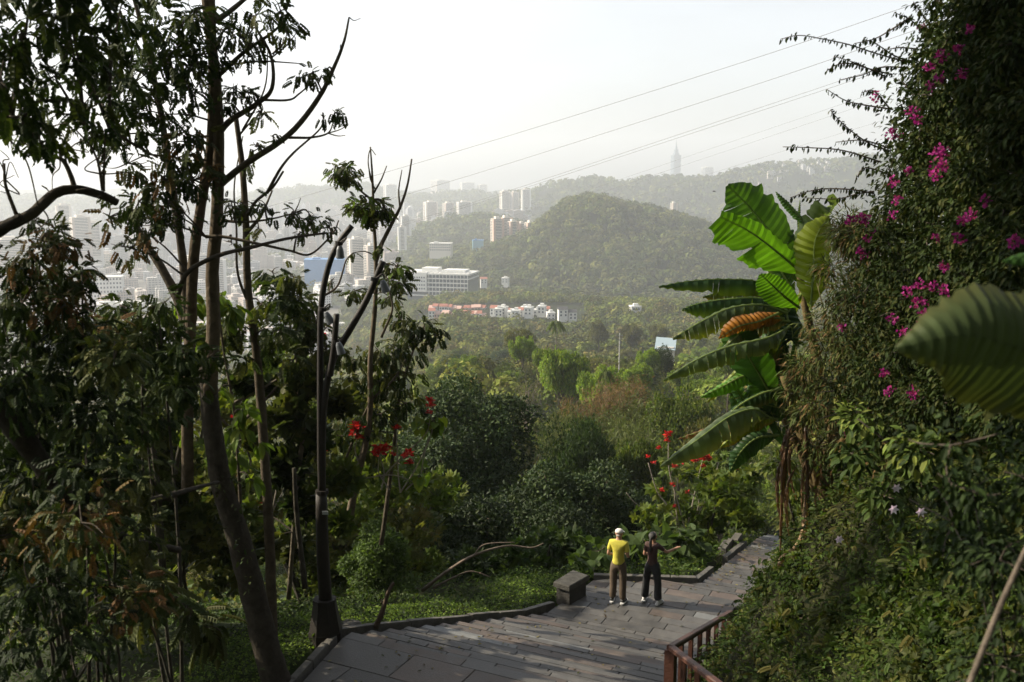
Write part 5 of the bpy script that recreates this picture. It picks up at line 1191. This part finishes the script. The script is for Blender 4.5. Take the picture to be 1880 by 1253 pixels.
for a_ in [(740, 640, 46, 70), (760, 610, 40, 50), (700, 650, 45, 60), (730, 690, 55, 90), (690, 700, 40, 50), (780, 600, 30, 30), (735, 585, 30, 28), (650, 660, 35, 40), (745, 740, 40, 50), (700, 760, 46, 55), (640, 700, 35, 40), (800, 615, 22, 12), (660, 760, 50, 70), (620, 800, 45, 60), (680, 830, 50, 60)]: T.blob(a_[0], a_[1], a_[2], 19.3, int(a_[3] * 1.5), .30, LG + LOL[:2], droop=.9)
T.done()
T = Tree('shrub_tree', P(540, 900, 17.5), 'light airy young tree with yellow-green sprays left of the lamp post')
for q in ([(530, 1100), (545, 900), (560, 760), (540, 640), (525, 560)], [(430, 740), (470, 720), (530, 680), (600, 600)], [(430, 690), (500, 640), (560, 610)], [(545, 880), (570, 700), (600, 620)], [(440, 780), (500, 720), (560, 640), (592, 560)]): T.limb(q, 5 if q[0][1] > 1000 else 3.4, 1.4, 6, (.11, .095, .07), 17.5)
for a_ in [(520, 540, 34, 30), (550, 560, 32, 28), (500, 500, 22, 12), (540, 510, 24, 12), (565, 600, 36, 36), (520, 600, 36, 30), (600, 640, 26, 22), (480, 640, 26, 18), (540, 660, 30, 26), (560, 700, 40, 40), (500, 700, 36, 34), (440, 700, 30, 24), (520, 760, 50, 60), (560, 800, 44, 50), (460, 800, 40, 30), (620, 740, 30, 30), (520, 860, 46, 60), (555, 930, 30, 40), (620, 880, 40, 40), (540, 1000, 34, 40), (470, 1000, 40, 30), (620, 960, 20, 20), (450, 930, 30, 24)]: T.blob(a_[0], a_[1], a_[2], 17.4 + rnd.uniform(-.6, .8), int(a_[3] * 1.6), .24, [LOL, LOL, LG, MG][rnd.randrange(4)], ROS if a_[1] > 690 else PIN)
T.done()
T = Tree('shrub_tree', P(290, 1000, 15), 'thin bare-stemmed tree under the left canopy, left of the twin trunks')
for q in ([(300, 1050), (290, 900), (278, 800), (262, 700)], [(310, 920), (325, 850), (335, 800)], [(270, 1060), (272, 980), (262, 900)], [(560, 1080), (545, 950), (540, 860)]): T.limb(q, 6, 4, 6, (.05, .045, .035), 15)
T.done()
# dark leaning trunk with arching branch at the far left
T = Tree('leaning_tree', P(-120, 700, 8.5), 'dark leaning trunk crossing the lower left with a gnarled arching branch above it'); T.k = .42; T.ks = .58
T.limb([(-160, 560, 8.5), (0, 750, 8.5), (60, 830, 8.6), (130, 920, 8.8), (230, 990, 9.2), (330, 1010, 10)], 30, 6, 9, (.035, .030, .024)); T.limb([(170, 960, 9), (250, 930, 9.5), (330, 905, 10), (400, 885, 11)], 13, 2.5, 7, (.035, .03, .024))
T.limb([(-60, 425, 8.5), (0, 418, 8.5), (55, 395, 8.6), (100, 356, 8.7), (140, 348, 8.8), (185, 358, 8.9), (215, 372, 9)], 12, 7, 7, (.05, .042, .032)); T.limb([(-30, 440, 8.5), (20, 410, 8.5), (40, 400, 8.5)], 14, 8, 7, (.03, .026, .02))
T.limb([(138, 348, 8.8), (128, 318, 8.8), (112, 292, 8.8), (80, 288, 8.8), (60, 268, 8.8), (40, 240, 8.8)], 5, 2, 6); T.limb([(112, 292, 8.8), (105, 262, 8.8), (80, 235, 8.8)], 3, 1.5, 5); T.limb([(190, 352, 8.9), (191, 300, 8.9), (193, 240, 8.9)], 3, 1.6, 5); T.limb([(188, 350, 8.9), (180, 300, 8.9), (165, 268, 8.9), (140, 240, 8.9)], 3, 1.5, 5)
T.limb([(-20, 228, 8), (20, 232, 8), (60, 250, 8.1)], 6, 4, 5); T.limb([(30, 395, 8.6), (10, 340, 8.6), (8, 300, 8.6)], 4, 2, 5); T.limb([(200, 235, 9), (240, 262, 9), (290, 290, 9)], 3.5, 2, 5); T.limb([(-10, 240, 8.2), (20, 260, 8.3), (50, 300, 8.4), (70, 380, 8.5)], 2.5, 1.2, 5)
for k in range(16):
    x0, y0 = rnd.choice([(110, 290), (60, 270), (140, 350), (10, 330), (185, 320), (75, 380)]); q = [(x0, y0)]
    for _ in range(3): q.append((q[-1][0] + rnd.uniform(-38, 34), q[-1][1] + rnd.uniform(-36, 30)))
    T.limb(q, 1.6, .7, 4, (.05, .042, .032), 8.7)
for a_ in [(40, 60, 120, 150), (-30, 20, 130, 120), (130, 70, 90, 120), (160, 130, 90, 130), (0, 150, 90, 90), (60, 190, 80, 90), (130, 210, 80, 110), (180, 190, 70, 80), (90, 235, 50, 45), (20, 100, 80, 80), (220, 20, 70, 70), (120, 10, 100, 110), (60, -40, 120, 110), (200, -30, 110, 100), (100, 140, 60, 60), (30, 220, 30, 20), (20, 215, 22, 10), (75, 265, 26, 14)]: T.blob(a_[0], a_[1], a_[2], 7.4 + (a_[0] + 30) * .008, int(a_[3] * .75), .26, LG, deep=1.2, twigs=2)
T.k = 1.6; T.ks = 1.2
for k in range(30): T.blob(rnd.uniform(-150, 820), rnd.uniform(-1000, -170), rnd.uniform(100, 160), rnd.uniform(6, 10), 60, .36, LG, deep=1.6, twigs=1, join=False)  # unseen leaf clumps added overhead to shade the right side
T.done()
# bushy masses at the left
def mass(name, label, items, Y0, Y1, size, pal, tm=PIN, k=1.0, deep=1.5, cat='shrub', m=None):
    big = size > .17 and tm is PIN; k = k * (1.45 if big else 1); size = size * (.48 if big else 1)
    T = Tree(name, P(items[0][0], items[0][1] + items[0][2], (Y0 + Y1) / 2), label, cat)
    for it in items:
        p_ = it[4] if len(it) > 4 else pal
        T.blob(it[0], it[1], it[2], rnd.uniform(Y0, Y1), int(it[3] * k), size, p_, tm, deep, join=False, twigs=3)
    c = sum([P(i_[0], i_[1], (Y0 + Y1) / 2) for i_ in items]) / len(items); g0 = c.copy(); g0[2] = Hs(c[0], c[1]) - .3
    for it in items[::4]:
        e = P(it[0], it[1], (Y0 + Y1) / 2); tube(T.t, [g0 - T.b, (g0 + e) / 2 - T.b + rdir(1)[0] * .2, e - T.b], .0028 * Y0, .0009 * Y0, 6, 4, (.05, .045, .035))
    return T.done(m)
mass('leafy_shrub', 'shrub with orange-tinted new leaves rising at the left edge in front of the towers', [(60, 470, 55, 60, LOR), (110, 450, 45, 60, LOR), (80, 520, 70, 110, LOR), (130, 510, 45, 60, LG), (40, 560, 70, 100), (120, 560, 55, 80, LOR), (90, 425, 26, 26), (60, 410, 20, 12), (150, 500, 20, 14, LOR), (30, 500, 40, 40)], 8.6, 9.4, .20, LG)
mass('leafy_shrub', 'dense dark shrub filling the left edge below the orange-tinted one', [(40, 620, 90, 150), (130, 620, 80, 130), (20, 700, 100, 160), (120, 700, 90, 150), (210, 660, 60, 90, LOL), (60, 780, 100, 150), (170, 760, 80, 120), (190, 600, 40, 36, LOR), (0, 560, 60, 60)], 8.2, 10, .24, LG_SHADE + LG)
mass('leafy_shrub', 'dark leafy shrub spreading between the left edge and the twin trunks', [(260, 580, 50, 50, LOL), (230, 640, 60, 80), (290, 640, 60, 90), (340, 650, 50, 60), (260, 710, 70, 120), (330, 710, 50, 70), (380, 660, 40, 30), (220, 560, 30, 24), (290, 560, 40, 34), (310, 600, 36, 30), (240, 770, 60, 80), (300, 770, 40, 50)], 10.2, 11.6, .26, LG)
mass('leafy_shrub', 'shadowed undergrowth shrub beneath the leaning trunk at left', [(60, 880, 100, 120), (160, 860, 80, 100), (40, 980, 110, 120, LOR), (150, 960, 90, 100, LOR), (60, 1080, 110, 110), (180, 1060, 90, 90), (250, 880, 70, 80, LOL), (20, 1180, 110, 90), (130, 1170, 110, 90), (250, 980, 70, 70, LOL), (250, 1100, 80, 70, LOR)], 7.2, 10, .22, LG_SHADE, k=1.0)
mass('leafy_shrub', 'yellow-green sunlit shrub behind the thick leaning base', [(330, 870, 60, 90), (270, 850, 50, 70), (400, 900, 50, 60), (350, 940, 60, 80), (300, 930, 50, 60), (380, 990, 60, 70), (320, 1020, 60, 60), (430, 1010, 40, 40), (290, 800, 40, 50), (420, 1060, 40, 36)], 15.5, 18, .20, LOL, ROS, 1.6)
mass('hanging_vine', 'leafy vine hanging down in the shadows at the lower left', [(175, 900 + 22 * k, 16, 16) for k in range(14)], 8.8, 9, .09, LBR, LEAF8, cat='vine')
mass('fern_clump', 'drooping fern fronds in the gloom right of the hanging vine', [(240, 1050, 36, 22), (280, 1090, 36, 22), (350, 1130, 30, 16), (390, 1150, 28, 14)], 10, 11, .34, LOL, PINF, cat='fern')
for i, (x0, x1, y0, y1, Y0, Y1, n, lab) in enumerate([(150, 400, 560, 900, 22, 28, 26, 'tall dim thicket closing the gaps behind the left shrubs'), (400, 700, 640, 1000, 24, 32, 30, 'green thicket behind the lamp post'), (-60, 250, 700, 1100, 14, 18, 26, 'shaded thicket behind the leaning trunk'), (560, 820, 760, 1060, 26, 34, 26, 'dim thicket behind the red flowers')]):
    mass('thicket', lab, [(rnd.uniform(x0, x1), y0 + (y1 - y0) * math.sqrt(rnd.random()) if rnd.random() < .9 else y1, rnd.uniform(40, 70), rnd.uniform(70, 110), rnd.choice([MG, OG, MG, LOL])) for _ in range(n)], Y0, Y1, .22, MG, ROS, 1.2)

# red-flowered shrubs
M_red = leaf_mat('red_bract', .25, .6, .2, .1, (1.2, .8, .8))
RED = [(.45, .018, .015), (.36, .010, .012), (.52, .035, .02)]
def red_shrub(label, Y, base, heads, stems, leaves=()):
    T = Tree('red_flowering_shrub', P(base[0], base[1], Y), label, 'shrub')
    for q in stems: T.limb([(a_ + rnd.uniform(-5, 5), b_ + rnd.uniform(-4, 4)) if 0 < i_ < len(q) - 1 else (a_, b_) for i_, (a_, b_) in enumerate(q)], 1.6, .8, 5, (.26, .23, .19), Y)
    for x, y, rp, n in leaves: T.blob(x, y, rp, Y + (.5 if rp > 20 else 0), n, .26, MG if rp > 20 else LBR, ROS if rp > 20 else HEART, twigs=0, droop=1.2)
    for x, y, rp in heads:
        a = Acc(); c = P(x, y, Y - .05); n = 26; u = rdir(n); u[:, 2] = np.abs(u[:, 2]) * .6 - .2; scatter(a, LEAF4, c - T.b + rdir(n) * rp * Y / FPX * .45, u, A_((0, 0, 1)) + rdir(n) * .8, rp * Y / FPX * 1.15, pick(RED, n, .25)); a.build('flower_head', M_red, T.r)
    T.done(cname='leaves')
red_shrub('pale-stemmed shrub with a dozen scarlet flower heads right of the lamp post', 19, (745, 930), [(655, 785, 13), (657, 803, 10), (650, 795, 9), (697, 826, 14), (690, 835, 10), (707, 822, 10), (722, 834, 6), (749, 834, 11), (752, 850, 8), (728, 786, 8), (788, 735, 9), (790, 745, 8), (788, 757, 7), (598, 825, 5)],
          [[(700, 900), (705, 870), (697, 835)], [(735, 905), (735, 870), (728, 790)], [(735, 905), (760, 860), (790, 790), (789, 755)], [(660, 855), (650, 830), (655, 800)], [(700, 880), (730, 850), (775, 800), (790, 770)], [(745, 900), (770, 875), (780, 840), (788, 800)], [(715, 900), (700, 870), (690, 850), (700, 800)], [(660, 880), (720, 876), (770, 890)]], [(775, 780, 16, 6), (800, 778, 16, 6), (772, 876, 14, 5), (795, 775, 10, 3)])
red_shrub('shrub with scattered scarlet heads among the slender trunks left of the lamp post', 18.5, (500, 940), [(553, 722, 9), (557, 734, 7), (546, 735, 5), (523, 766, 8), (475, 925, 7), (428, 877, 8), (424, 808, 5), (596, 616, 5), (428, 765, 4)], [[(500, 940), (540, 860), (555, 740)], [(500, 940), (520, 850), (523, 770)], [(500, 960), (475, 945), (475, 928)], [(490, 930), (440, 910), (428, 880)]])
red_shrub('low tangle of grey stems dotted with small red heads right of the standing people', 29, (1260, 980), [(1227, 798, 8), (1225, 808, 6), (1282, 828, 7), (1290, 840, 8), (1300, 843, 8), (1275, 845, 6), (1252, 848, 6), (1238, 856, 6), (1292, 856, 5), (1235, 890, 5), (1215, 900, 5), (1262, 905, 5), (1238, 930, 5), (1200, 850, 5), (1330, 790, 5), (1210, 822, 5), (1190, 838, 4), (1350, 860, 5)],
          [[(1260, 980), (1240, 920), (1228, 860), (1227, 805)], [(1260, 980), (1275, 900), (1290, 845)], [(1265, 980), (1300, 900), (1320, 850)], [(1255, 985), (1230, 930), (1210, 900), (1190, 850)], [(1250, 985), (1245, 930), (1238, 895)], [(1262, 985), (1290, 930), (1340, 880), (1380, 850)], [(1255, 980), (1210, 950), (1170, 930), (1150, 905)], [(1265, 990), (1280, 920), (1262, 905)]], [(1235, 860, 34, 26), (1285, 870, 40, 34), (1215, 900, 30, 20), (1320, 850, 36, 30)])
# dead fallen branch and others
T = Tree('fallen_branch', P(780, 1085, 21.5), 'bare fallen branch reaching right out of the undergrowth above the kerb', 'branch')
for q, r_ in (([(775, 1085), (820, 1050), (870, 1020), (930, 1003), (975, 1006), (998, 998)], 3.8), ([(795, 1080), (830, 1062), (860, 1050), (880, 1052)], 2.6), ([(870, 1020), (890, 1000), (945, 996)], 1.5), ([(880, 1052), (900, 1060)], 1.5)): T.limb(q, r_, 1, 6, (.15, .12, .095), 21.5)
T.done()
T = Tree('bare_sapling', P(695, 1150, 16.8), 'short bare leaning stem in the grass strip beside the kerb', 'sapling'); T.limb([(690, 1152), (703, 1120), (712, 1090), (722, 1070)], 6, 3, 7, (.10, .075, .055), 16.8); T.done()
mass('large_leaf_plant', 'broad-leaved plants behind the man in yellow', [(1110, 1005, 30, 16), (1135, 1000, 24, 12), (1085, 1015, 34, 20), (1060, 1030, 24, 14)], 23, 24.5, .34, GCD, HEART, 1.5, cat='plant')
mass('large_leaf_plant', 'broad-leaved plants in front of the two people, beneath the red tangle', [(1180, 990, 26, 16), (1210, 985, 30, 18), (1240, 1000, 36, 24), (1270, 985, 30, 18), (1235, 1030, 40, 26), (1280, 1020, 36, 24)], 24.5, 27, .34, GCD, HEART, 1.5, cat='plant')
mass('leafy_shrub', 'small leafy shrubs between the path and the red tangle', [(1300, 960, 40, 60), (1340, 930, 46, 70), (1290, 1000, 30, 40), (1360, 880, 40, 60), (1320, 900, 46, 60), (1260, 940, 40, 50), (1370, 950, 30, 50), (1200, 960, 40, 50)], 27, 31, .22, MG, ROS, 2.0)
mass('leafy_shrub', 'dark broadleaf shrub behind the stone bench', [(1010, 1000, 46, 70), (960, 1030, 46, 70), (1050, 1000, 36, 50), (910, 1040, 40, 50), (860, 1040, 40, 50), (1000, 1050, 30, 40)], 24, 27, .20, DG, ROS, 2.2)

# ------------------------------------------------------------ ground cover near the viewer
def ecoord(x, y):
    s = x * .436 + y * .9; t = x * .9 - y * .436; wy = smooth(12.6, 14.6, y)
    e = (t - tR(s)) * wy + (x - np.interp(y, [0, 5, 8, 12.7, 14.5], [3.7, 3.7, 3.6, 2.75, 2.5])) * (1 - wy)
    l = (tL(s) - t) * wy + (np.interp(y, [0, 14.5], [-3.6, -3.4]) - x) * (1 - wy)
    return s, t, e, l
def near_cover(name, label, n, xr, yr, mask, size, pal, hmax, tm, seed, clump=.8, m=None, up=1.0, cat='ground cover', out=0):
    g = np.random.default_rng(seed); x = g.uniform(*xr, n); y = g.uniform(*yr, n); k = mask(x, y) & (np.abs(x) < .545 * y + .6); x, y = x[k], y[k]; n = len(x)
    z = H(x, y); bump = vnoise(x, y, clump, seed) ** 1.3; h = hmax * bump * g.random(n) ** .45 + .02
    pos = np.stack([x - h * out, y, z + h], -1); ax = nrm(g.normal(size=(n, 3)) * A_((1, 1, .4)) + A_((-.3 * out, 0, -.15))); no = nrm(g.normal(size=(n, 3)) * .5 + A_((-.4 * out, -.2 * out, up)))
    a = Acc(); tone = .75 + .5 * vnoise(x, y, clump * 1.6, seed + 3)[:, None]; scatter(a, tm, pos, ax, no, size * (.55 + .9 * g.random(n)), pick(pal, n, .3) * tone)
    return tag(a.build(name, m or M_leaf), label, cat, kind='stuff')
GC = [(.042, .075, .014), (.056, .092, .017), (.030, .055, .012), (.075, .100, .022)]
GRS = [(.11, .17, .03), (.14, .20, .035), (.08, .13, .025)]  # grass colours lifted in place of sunlight missing on the strip
def m_left(x, y): s, t, e, l = ecoord(x, y); return (l > .22) & (l < 9)
def m_strip(x, y): s, t, e, l = ecoord(x, y); return (l > .20) & (l < 2.3) & (s > 11)
def m_beyond(x, y): s, t, e, l = ecoord(x, y); return (l > .05) & (e < 0) & (s > 20.9) & (s < 34)
def m_right(x, y): s, t, e, l = ecoord(x, y); return (e > .32) & (s < 31)
BLADE = (A_([(-.03, 0, 0), (.03, 0, 0), (.022, .55, .05), (0, 1, .22), (-.022, .55, .05)]), [np.array([[0, 1, 2, 4]]), np.array([[4, 2, 3]])])
near_cover('ground_cover', 'leafy ground cover on the left bank', 60000, (-10, 4), (8, 28), m_left, .075, LG + GC[:2], .55, LEAF8, 21)
near_cover('grass', 'short bright grass and clover along the left kerb', 70000, (-6, 3), (11, 24), m_strip, .045, GRS, .10, ROUND4, 22, .5)
near_cover('grass', 'grass and weeds behind the landing', 30000, (-2, 9), (20, 31), m_beyond, .055, GRS + GC, .18, ROUND4, 23, .6)
near_cover('ground_cover', 'weeds and seedlings behind the landing', 14000, (-3, 10), (21, 33), m_beyond, .12, GC, .6, LEAF8, 24, .9)
near_cover('ground_cover', 'tangled creepers covering the right bank', 260000, (2, 13), (4, 30), m_right, .052, GC + GC + LOL, .75, LEAF8, 25, 1.3, out=.25)
near_cover('ground_cover', 'taller weeds with broader leaves on the right bank', 30000, (2, 13), (6, 30), m_right, .10, GC, 1.1, LEAF8, 26, 1.5, out=.2)
near_cover('ground_cover', 'fine yellowish fern tufts on the right bank', 9000, (2, 12), (8, 26), m_right, .15, LOL + [(.12, .11, .03)], .6, PINF, 27, .9, out=.5)

# ------------------------------------------------------------ vegetation wall at the right
def xedge(py): return float(np.interp(py, [-50, 0, 130, 250, 330, 400, 560, 700, 850], [1720, 1705, 1665, 1625, 1610, 1580, 1560, 1530, 1500]))
BV = Tree('bougainvillea', P(1800, 900, 9.5), 'huge bougainvillea with magenta flowers covering the upper right, long sprays reaching left', 'bougainvillea')
BVP = [(.024, .040, .010), (.034, .052, .013), (.018, .030, .009), (.050, .058, .015)]
for py in range(-60, 760, 34):
    px = xedge(py) + 22
    while px < 1960:
        Y = float(np.interp(px, [1500, 1700, 1880], [13.2, 11, 8.2])) + rnd.uniform(-.5, .5)
        far_in = px - xedge(py)
        nn = int(np.interp(far_in, [0, 60, 140], [60, 130, 190]))
        BV.blob(px + rnd.uniform(-14, 14), py + rnd.uniform(-14, 14), 40, Y, int(nn * 1.35), .068, BVP, LEAF8, 1.8, 1.0, 1, .5, False)
        if far_in > 60: BV.blob(px, py, 52, Y + 1.6, 80, .14, BVP, LEAF8, 1.2, 1.0, 0, .5, False)
        px += 40
def cr2(l): return [(1350 + x / 2.983, y / 2.983) for x, y in l]
def spray(pts, Y):
    BV.limb(pts, 1.7, .7, 5, (.10, .08, .055), Y); c = catmull([P(p[0], p[1], Y) for p in pts], 9); n = len(c)
    k = np.arange(0, n); d = np.gradient(c, axis=0); L = .058 * (.6 + .8 * rng.random(n)) * (rng.random(n) < .75); 
    scatter(BV.c, LEAF8, c - BV.b, nrm(nrm(d) * .2 + A_((0, 0, -1)) + rdir(n) * .35), rdir(n) + A_((0, -1, 0)), L, pick(BVP, n)); k = rng.random(n) < .6
    scatter(BV.c, LEAF8, (c - BV.b)[k], nrm(-nrm(d)[k] * .8 + A_((0, 0, .6)) + rdir(k.sum()) * .4), rdir(k.sum()) + A_((0, -1, 0)), L[k] * .7, pick(BVP, k.sum()))
for q in ([(960, 340), (900, 330), (760, 290), (620, 245), (480, 215), (350, 195), (250, 215)], [(960, 95), (860, 160), (760, 215), (650, 240)], [(860, 410), (740, 380), (640, 350), (560, 355), (500, 390)], [(820, 420), (760, 390), (640, 340), (540, 310)], [(930, 370), (800, 370), (700, 410), (570, 440)],
          [(860, 600), (700, 575), (600, 550), (500, 490)], [(850, 830), (740, 790), (650, 730), (580, 670), (520, 605)], [(800, 890), (680, 850), (560, 820), (400, 810), (260, 805)], [(850, 815), (700, 770), (550, 780)], [(760, 1060), (640, 1040), (500, 1035), (400, 1050), (300, 1085)], [(760, 1050), (680, 1060), (560, 1090), (380, 1085)],
          [(1100, 180), (1010, 60), (975, 10)], [(1060, 200), (960, 110), (870, 70)], [(1000, 270), (900, 262), (800, 280)], [(850, 600), (760, 500), (690, 510)], [(900, 980), (720, 920), (660, 980)], [(960, 340), (860, 300), (770, 240), (700, 215)]):
    spray(cr2(q)[::1], 12.2 if q[0][1] > 300 else 11.6)
BV.done(cname='leaves')
MAG = [(.26, .018, .15), (.19, .012, .11), (.34, .035, .21), (.24, .02, .09)]
fl = [(x, y, s_) for (x, y, s_) in [(1025, 155, 11), (1130, 310, 14), (1060, 370, 12), (1240, 405, 11), (1125, 430, 11), (775, 530, 11), (970, 615, 13), (995, 660, 9), (860, 740, 11), (858, 715, 8), (900, 750, 9), (1110, 830, 16), (1140, 840, 14), (1110, 915, 17), (1085, 965, 14), (1140, 905, 10), (865, 995, 10), (890, 1090, 12), (860, 1185, 11), (630, 1205, 11), (680, 1190, 8), (715, 1205, 10), (1290, 1180, 12), (1250, 1210, 10), (1370, 1100, 10), (950, 935, 8), (1075, 470, 9), (1290, 160, 8), (1225, 270, 8)]]
fl = [(1350 + x / 2.983, y / 2.983, s_) for x, y, s_ in fl] + [(1480 + x / 2.983, 400 + y / 2.983, s_) for x, y, s_ in [(240, 15, 10), (320, 15, 10), (365, 70, 7), (340, 120, 8), (295, 175, 7), (320, 205, 9), (710, 115, 8), (830, 120, 14), (855, 15, 9), (755, 265, 9), (560, 400, 12), (620, 370, 13), (690, 380, 11), (760, 400, 12), (600, 465, 13), (640, 460, 10), (650, 520, 10), (475, 555, 11), (195, 600, 9), (535, 620, 13), (640, 600, 15), (710, 600, 13), (780, 605, 10), (420, 850, 10), (460, 950, 12), (585, 960, 14), (850, 490, 10), (230, 1190, 7), (1140, 130, 12)]]
for x, y, s_ in fl:
    Y = float(np.interp(x, [1500, 1700, 1880], [12.6, 10.0, 7.4])); 
    if x < xedge(y) + 30: Y = 11.9
    a = Acc(); n = int(14 + s_); rr = s_ * .9 * Y / FPX; c = P(x, y, Y); off = rdir(n) * rr * (.15 + .75 * rng.random((n, 1))); 
    scatter(a, ROUND4, c - BV.b + off, nrm(off + rdir(n) * rr * .5), rdir(n) + A_((0, -.6, .5)), .037, pick(MAG, n, .3)); a.build('flower_cluster', M_petal, BV.r)
# bamboo and shrub foliage between banana and bougainvillea
BB = [(.055, .068, .018), (.042, .056, .016), (.080, .072, .024), (.030, .044, .013), (.10, .062, .026), (.045, .062, .016)]
T = Tree('bamboo_thicket', P(1580, 900, 13.8), 'fine-leaved bamboo thicket with brownish tips between the banana plant and the flowers', 'bamboo')
for _ in range(120):
    py = rnd.uniform(400, 860); px = rnd.uniform(np.interp(py, [400, 560, 700, 860], [1550, 1500, 1440, 1500]), np.interp(py, [400, 600, 860], [1650, 1700, 1720])); T.blob(px, py, 34, 14.4 - (px - 1450) * .006 + rnd.uniform(-.5, .5), 150, .15, BB, LANCE, 1.6, .8, 1, .35, False)
for k in range(9): T.limb([(1600 + 12 * k, 980), (1570 + 12 * k, 820), (1530 + 14 * k, 640), (1500 + 14 * k, 520)], 2.5, 1, 5, (.11, .10, .05), 14.2)
T.done(cname='leaves')
def hit_y(px, py):
    for Y in np.arange(4, 26, .25):
        p = P(px, py, Y)
        if p[2] < Hs(p[0], Y): return float(Y)
    return None
T = Tree('bank_shrub', P(1600, 1000, 12), 'mixed leafy bushes and creepers growing up all over the lower right bank', 'shrub')
for _ in range(110):
    px, py = rnd.uniform(1400, 1900), rnd.uniform(900, 1270); Y = hit_y(px, py)
    if Y is None: continue
    rp = rnd.uniform(.14, .34) * FPX / Y; T.blob(px, py - rp * .5, rp, Y - .1, rnd.randrange(50, 110), rnd.choice([.06, .08, .11]), rnd.choice([GC, GC, MG, LOL, LG]), rnd.choice([LEAF8, LEAF8, ROS, PINF]), 1.0, .7, 1, .4, False)
T.done(M_leaf, cname='leaves')
mass('leafy_shrub', 'shaded broadleaf shrubs on the bank beneath the bougainvillea', [(rnd.uniform(1560, 1940), rnd.uniform(760, 930), rnd.uniform(34, 56), 90, rnd.choice([MG, LG, LG])) for _ in range(26)], 9.5, 12.5, .13, LG, LEAF8, 1.6)
mass('leafy_shrub', 'fresh leafy growth at the foot of the banana plant overhanging the path', [(1430, 850, 34, 80), (1455, 880, 40, 90), (1450, 920, 34, 80), (1465, 970, 40, 80, LOL), (1455, 1010, 24, 50), (1470, 930, 40, 80, LOL), (1445, 1060, 22, 40), (1490, 990, 44, 80), (1465, 1040, 40, 70, LOL), (1450, 1090, 22, 40, LOL), (1540, 950, 50, 80)], 15.2, 17.5, .13, MG, LEAF8, 2.2)
mass('leafy_shrub', 'near dark leafy shrub in the shadow at the right edge', [(rnd.uniform(1740, 1940), rnd.uniform(780, 1250), rnd.uniform(70, 110), 90, LG_SHADE) for _ in range(18)], 4.2, 5.6, .055, LG_SHADE, LEAF8, 1.6)
for k, (x, y, Y) in enumerate([(1645, 896, 11), (1540, 990, 12), (1640, 935, 10.6), (1690, 940, 10)]):
    a = Acc(); p = P(x, y, Y - .9); scatter(a, LEAF4, np.tile(A_((0, 0, 0)), (6, 1)), A_([(math.cos(i * 1.05), -.4, math.sin(i * 1.05)) for i in range(6)]), np.tile(A_((0, -1, .2)), (6, 1)), .06, (.65, .66, .7)); o = a.build('white_flower', M_petal); o.location = p
    tag(o, 'small white flower among the creepers on the right bank', 'flower', 'white flowers on the right bank')
# rocks and leaf litter
def rock(x, y, s, lab, grp=None):
    import bmesh
    bm = bmesh.new(); bmesh.ops.create_icosphere(bm, subdivisions=3, radius=1); ph = rnd.uniform(0, 9)
    for v in bm.verts: v.co *= (1 + .18 * math.sin(v.co.x * 3 + ph) * math.cos(v.co.y * 4 + ph) + .08 * math.sin(v.co.z * 9 + ph)); v.co = Vector((v.co.x * s, v.co.y * s * .8, v.co.z * s * .6))
    me = bpy.data.meshes.new('rock'); bm.to_mesh(me); bm.free(); me.materials.append(M_kerb); o = bpy.data.objects.new('rock', me); C.objects.link(o); o.location = (x, y, Hs(x, y) + s * .25); tag(o, lab, 'rock', grp)
q = G(640, 1135, 1.5); rock(q[0], q[1], .22, 'grey rock in the grass beside the lamp base')
for (px, py, Y, s) in ((1510, 1175, 11, .2), (1560, 1160, 10.5, .16), (1425, 1205, 12, .16), (1460, 1225, 11, .14)):
    p = P(px, py, Y); rock(p[0], p[1], s, 'rock half buried in creepers on the lower right bank', 'rocks on the right bank')
def litter():
    a = Acc(); n = 300; s = rng.uniform(11, 28, n); u = rng.random(n) ** .7 * np.where(rng.random(n) < .6, .35, 1); t = tL(s) + .1 + u * (tR(s) - tL(s) - .2)
    z = np.maximum(np.where(s < 13.45, 1.5, np.where(s < 18.6, 1.5 - np.ceil((s - 13.45) / ((18.6 - 13.45) / 12)) * .125, zpath(s))), -9) + .012
    pos = np.stack([s * .436 + t * .9, s * .9 - t * .436, z], -1); scatter(a, LEAF8, pos, rdir(n) * A_((1, 1, .05)), A_((0, 0, 1)) + rdir(n) * .3, .075, pick([(.16, .13, .05), (.10, .07, .04), (.22, .19, .08), (.05, .06, .02)], n, .3))
    tag(a.build('leaf_litter', M_leaf), 'dry fallen leaves scattered on the paving', 'fallen leaves', kind='stuff')
litter()
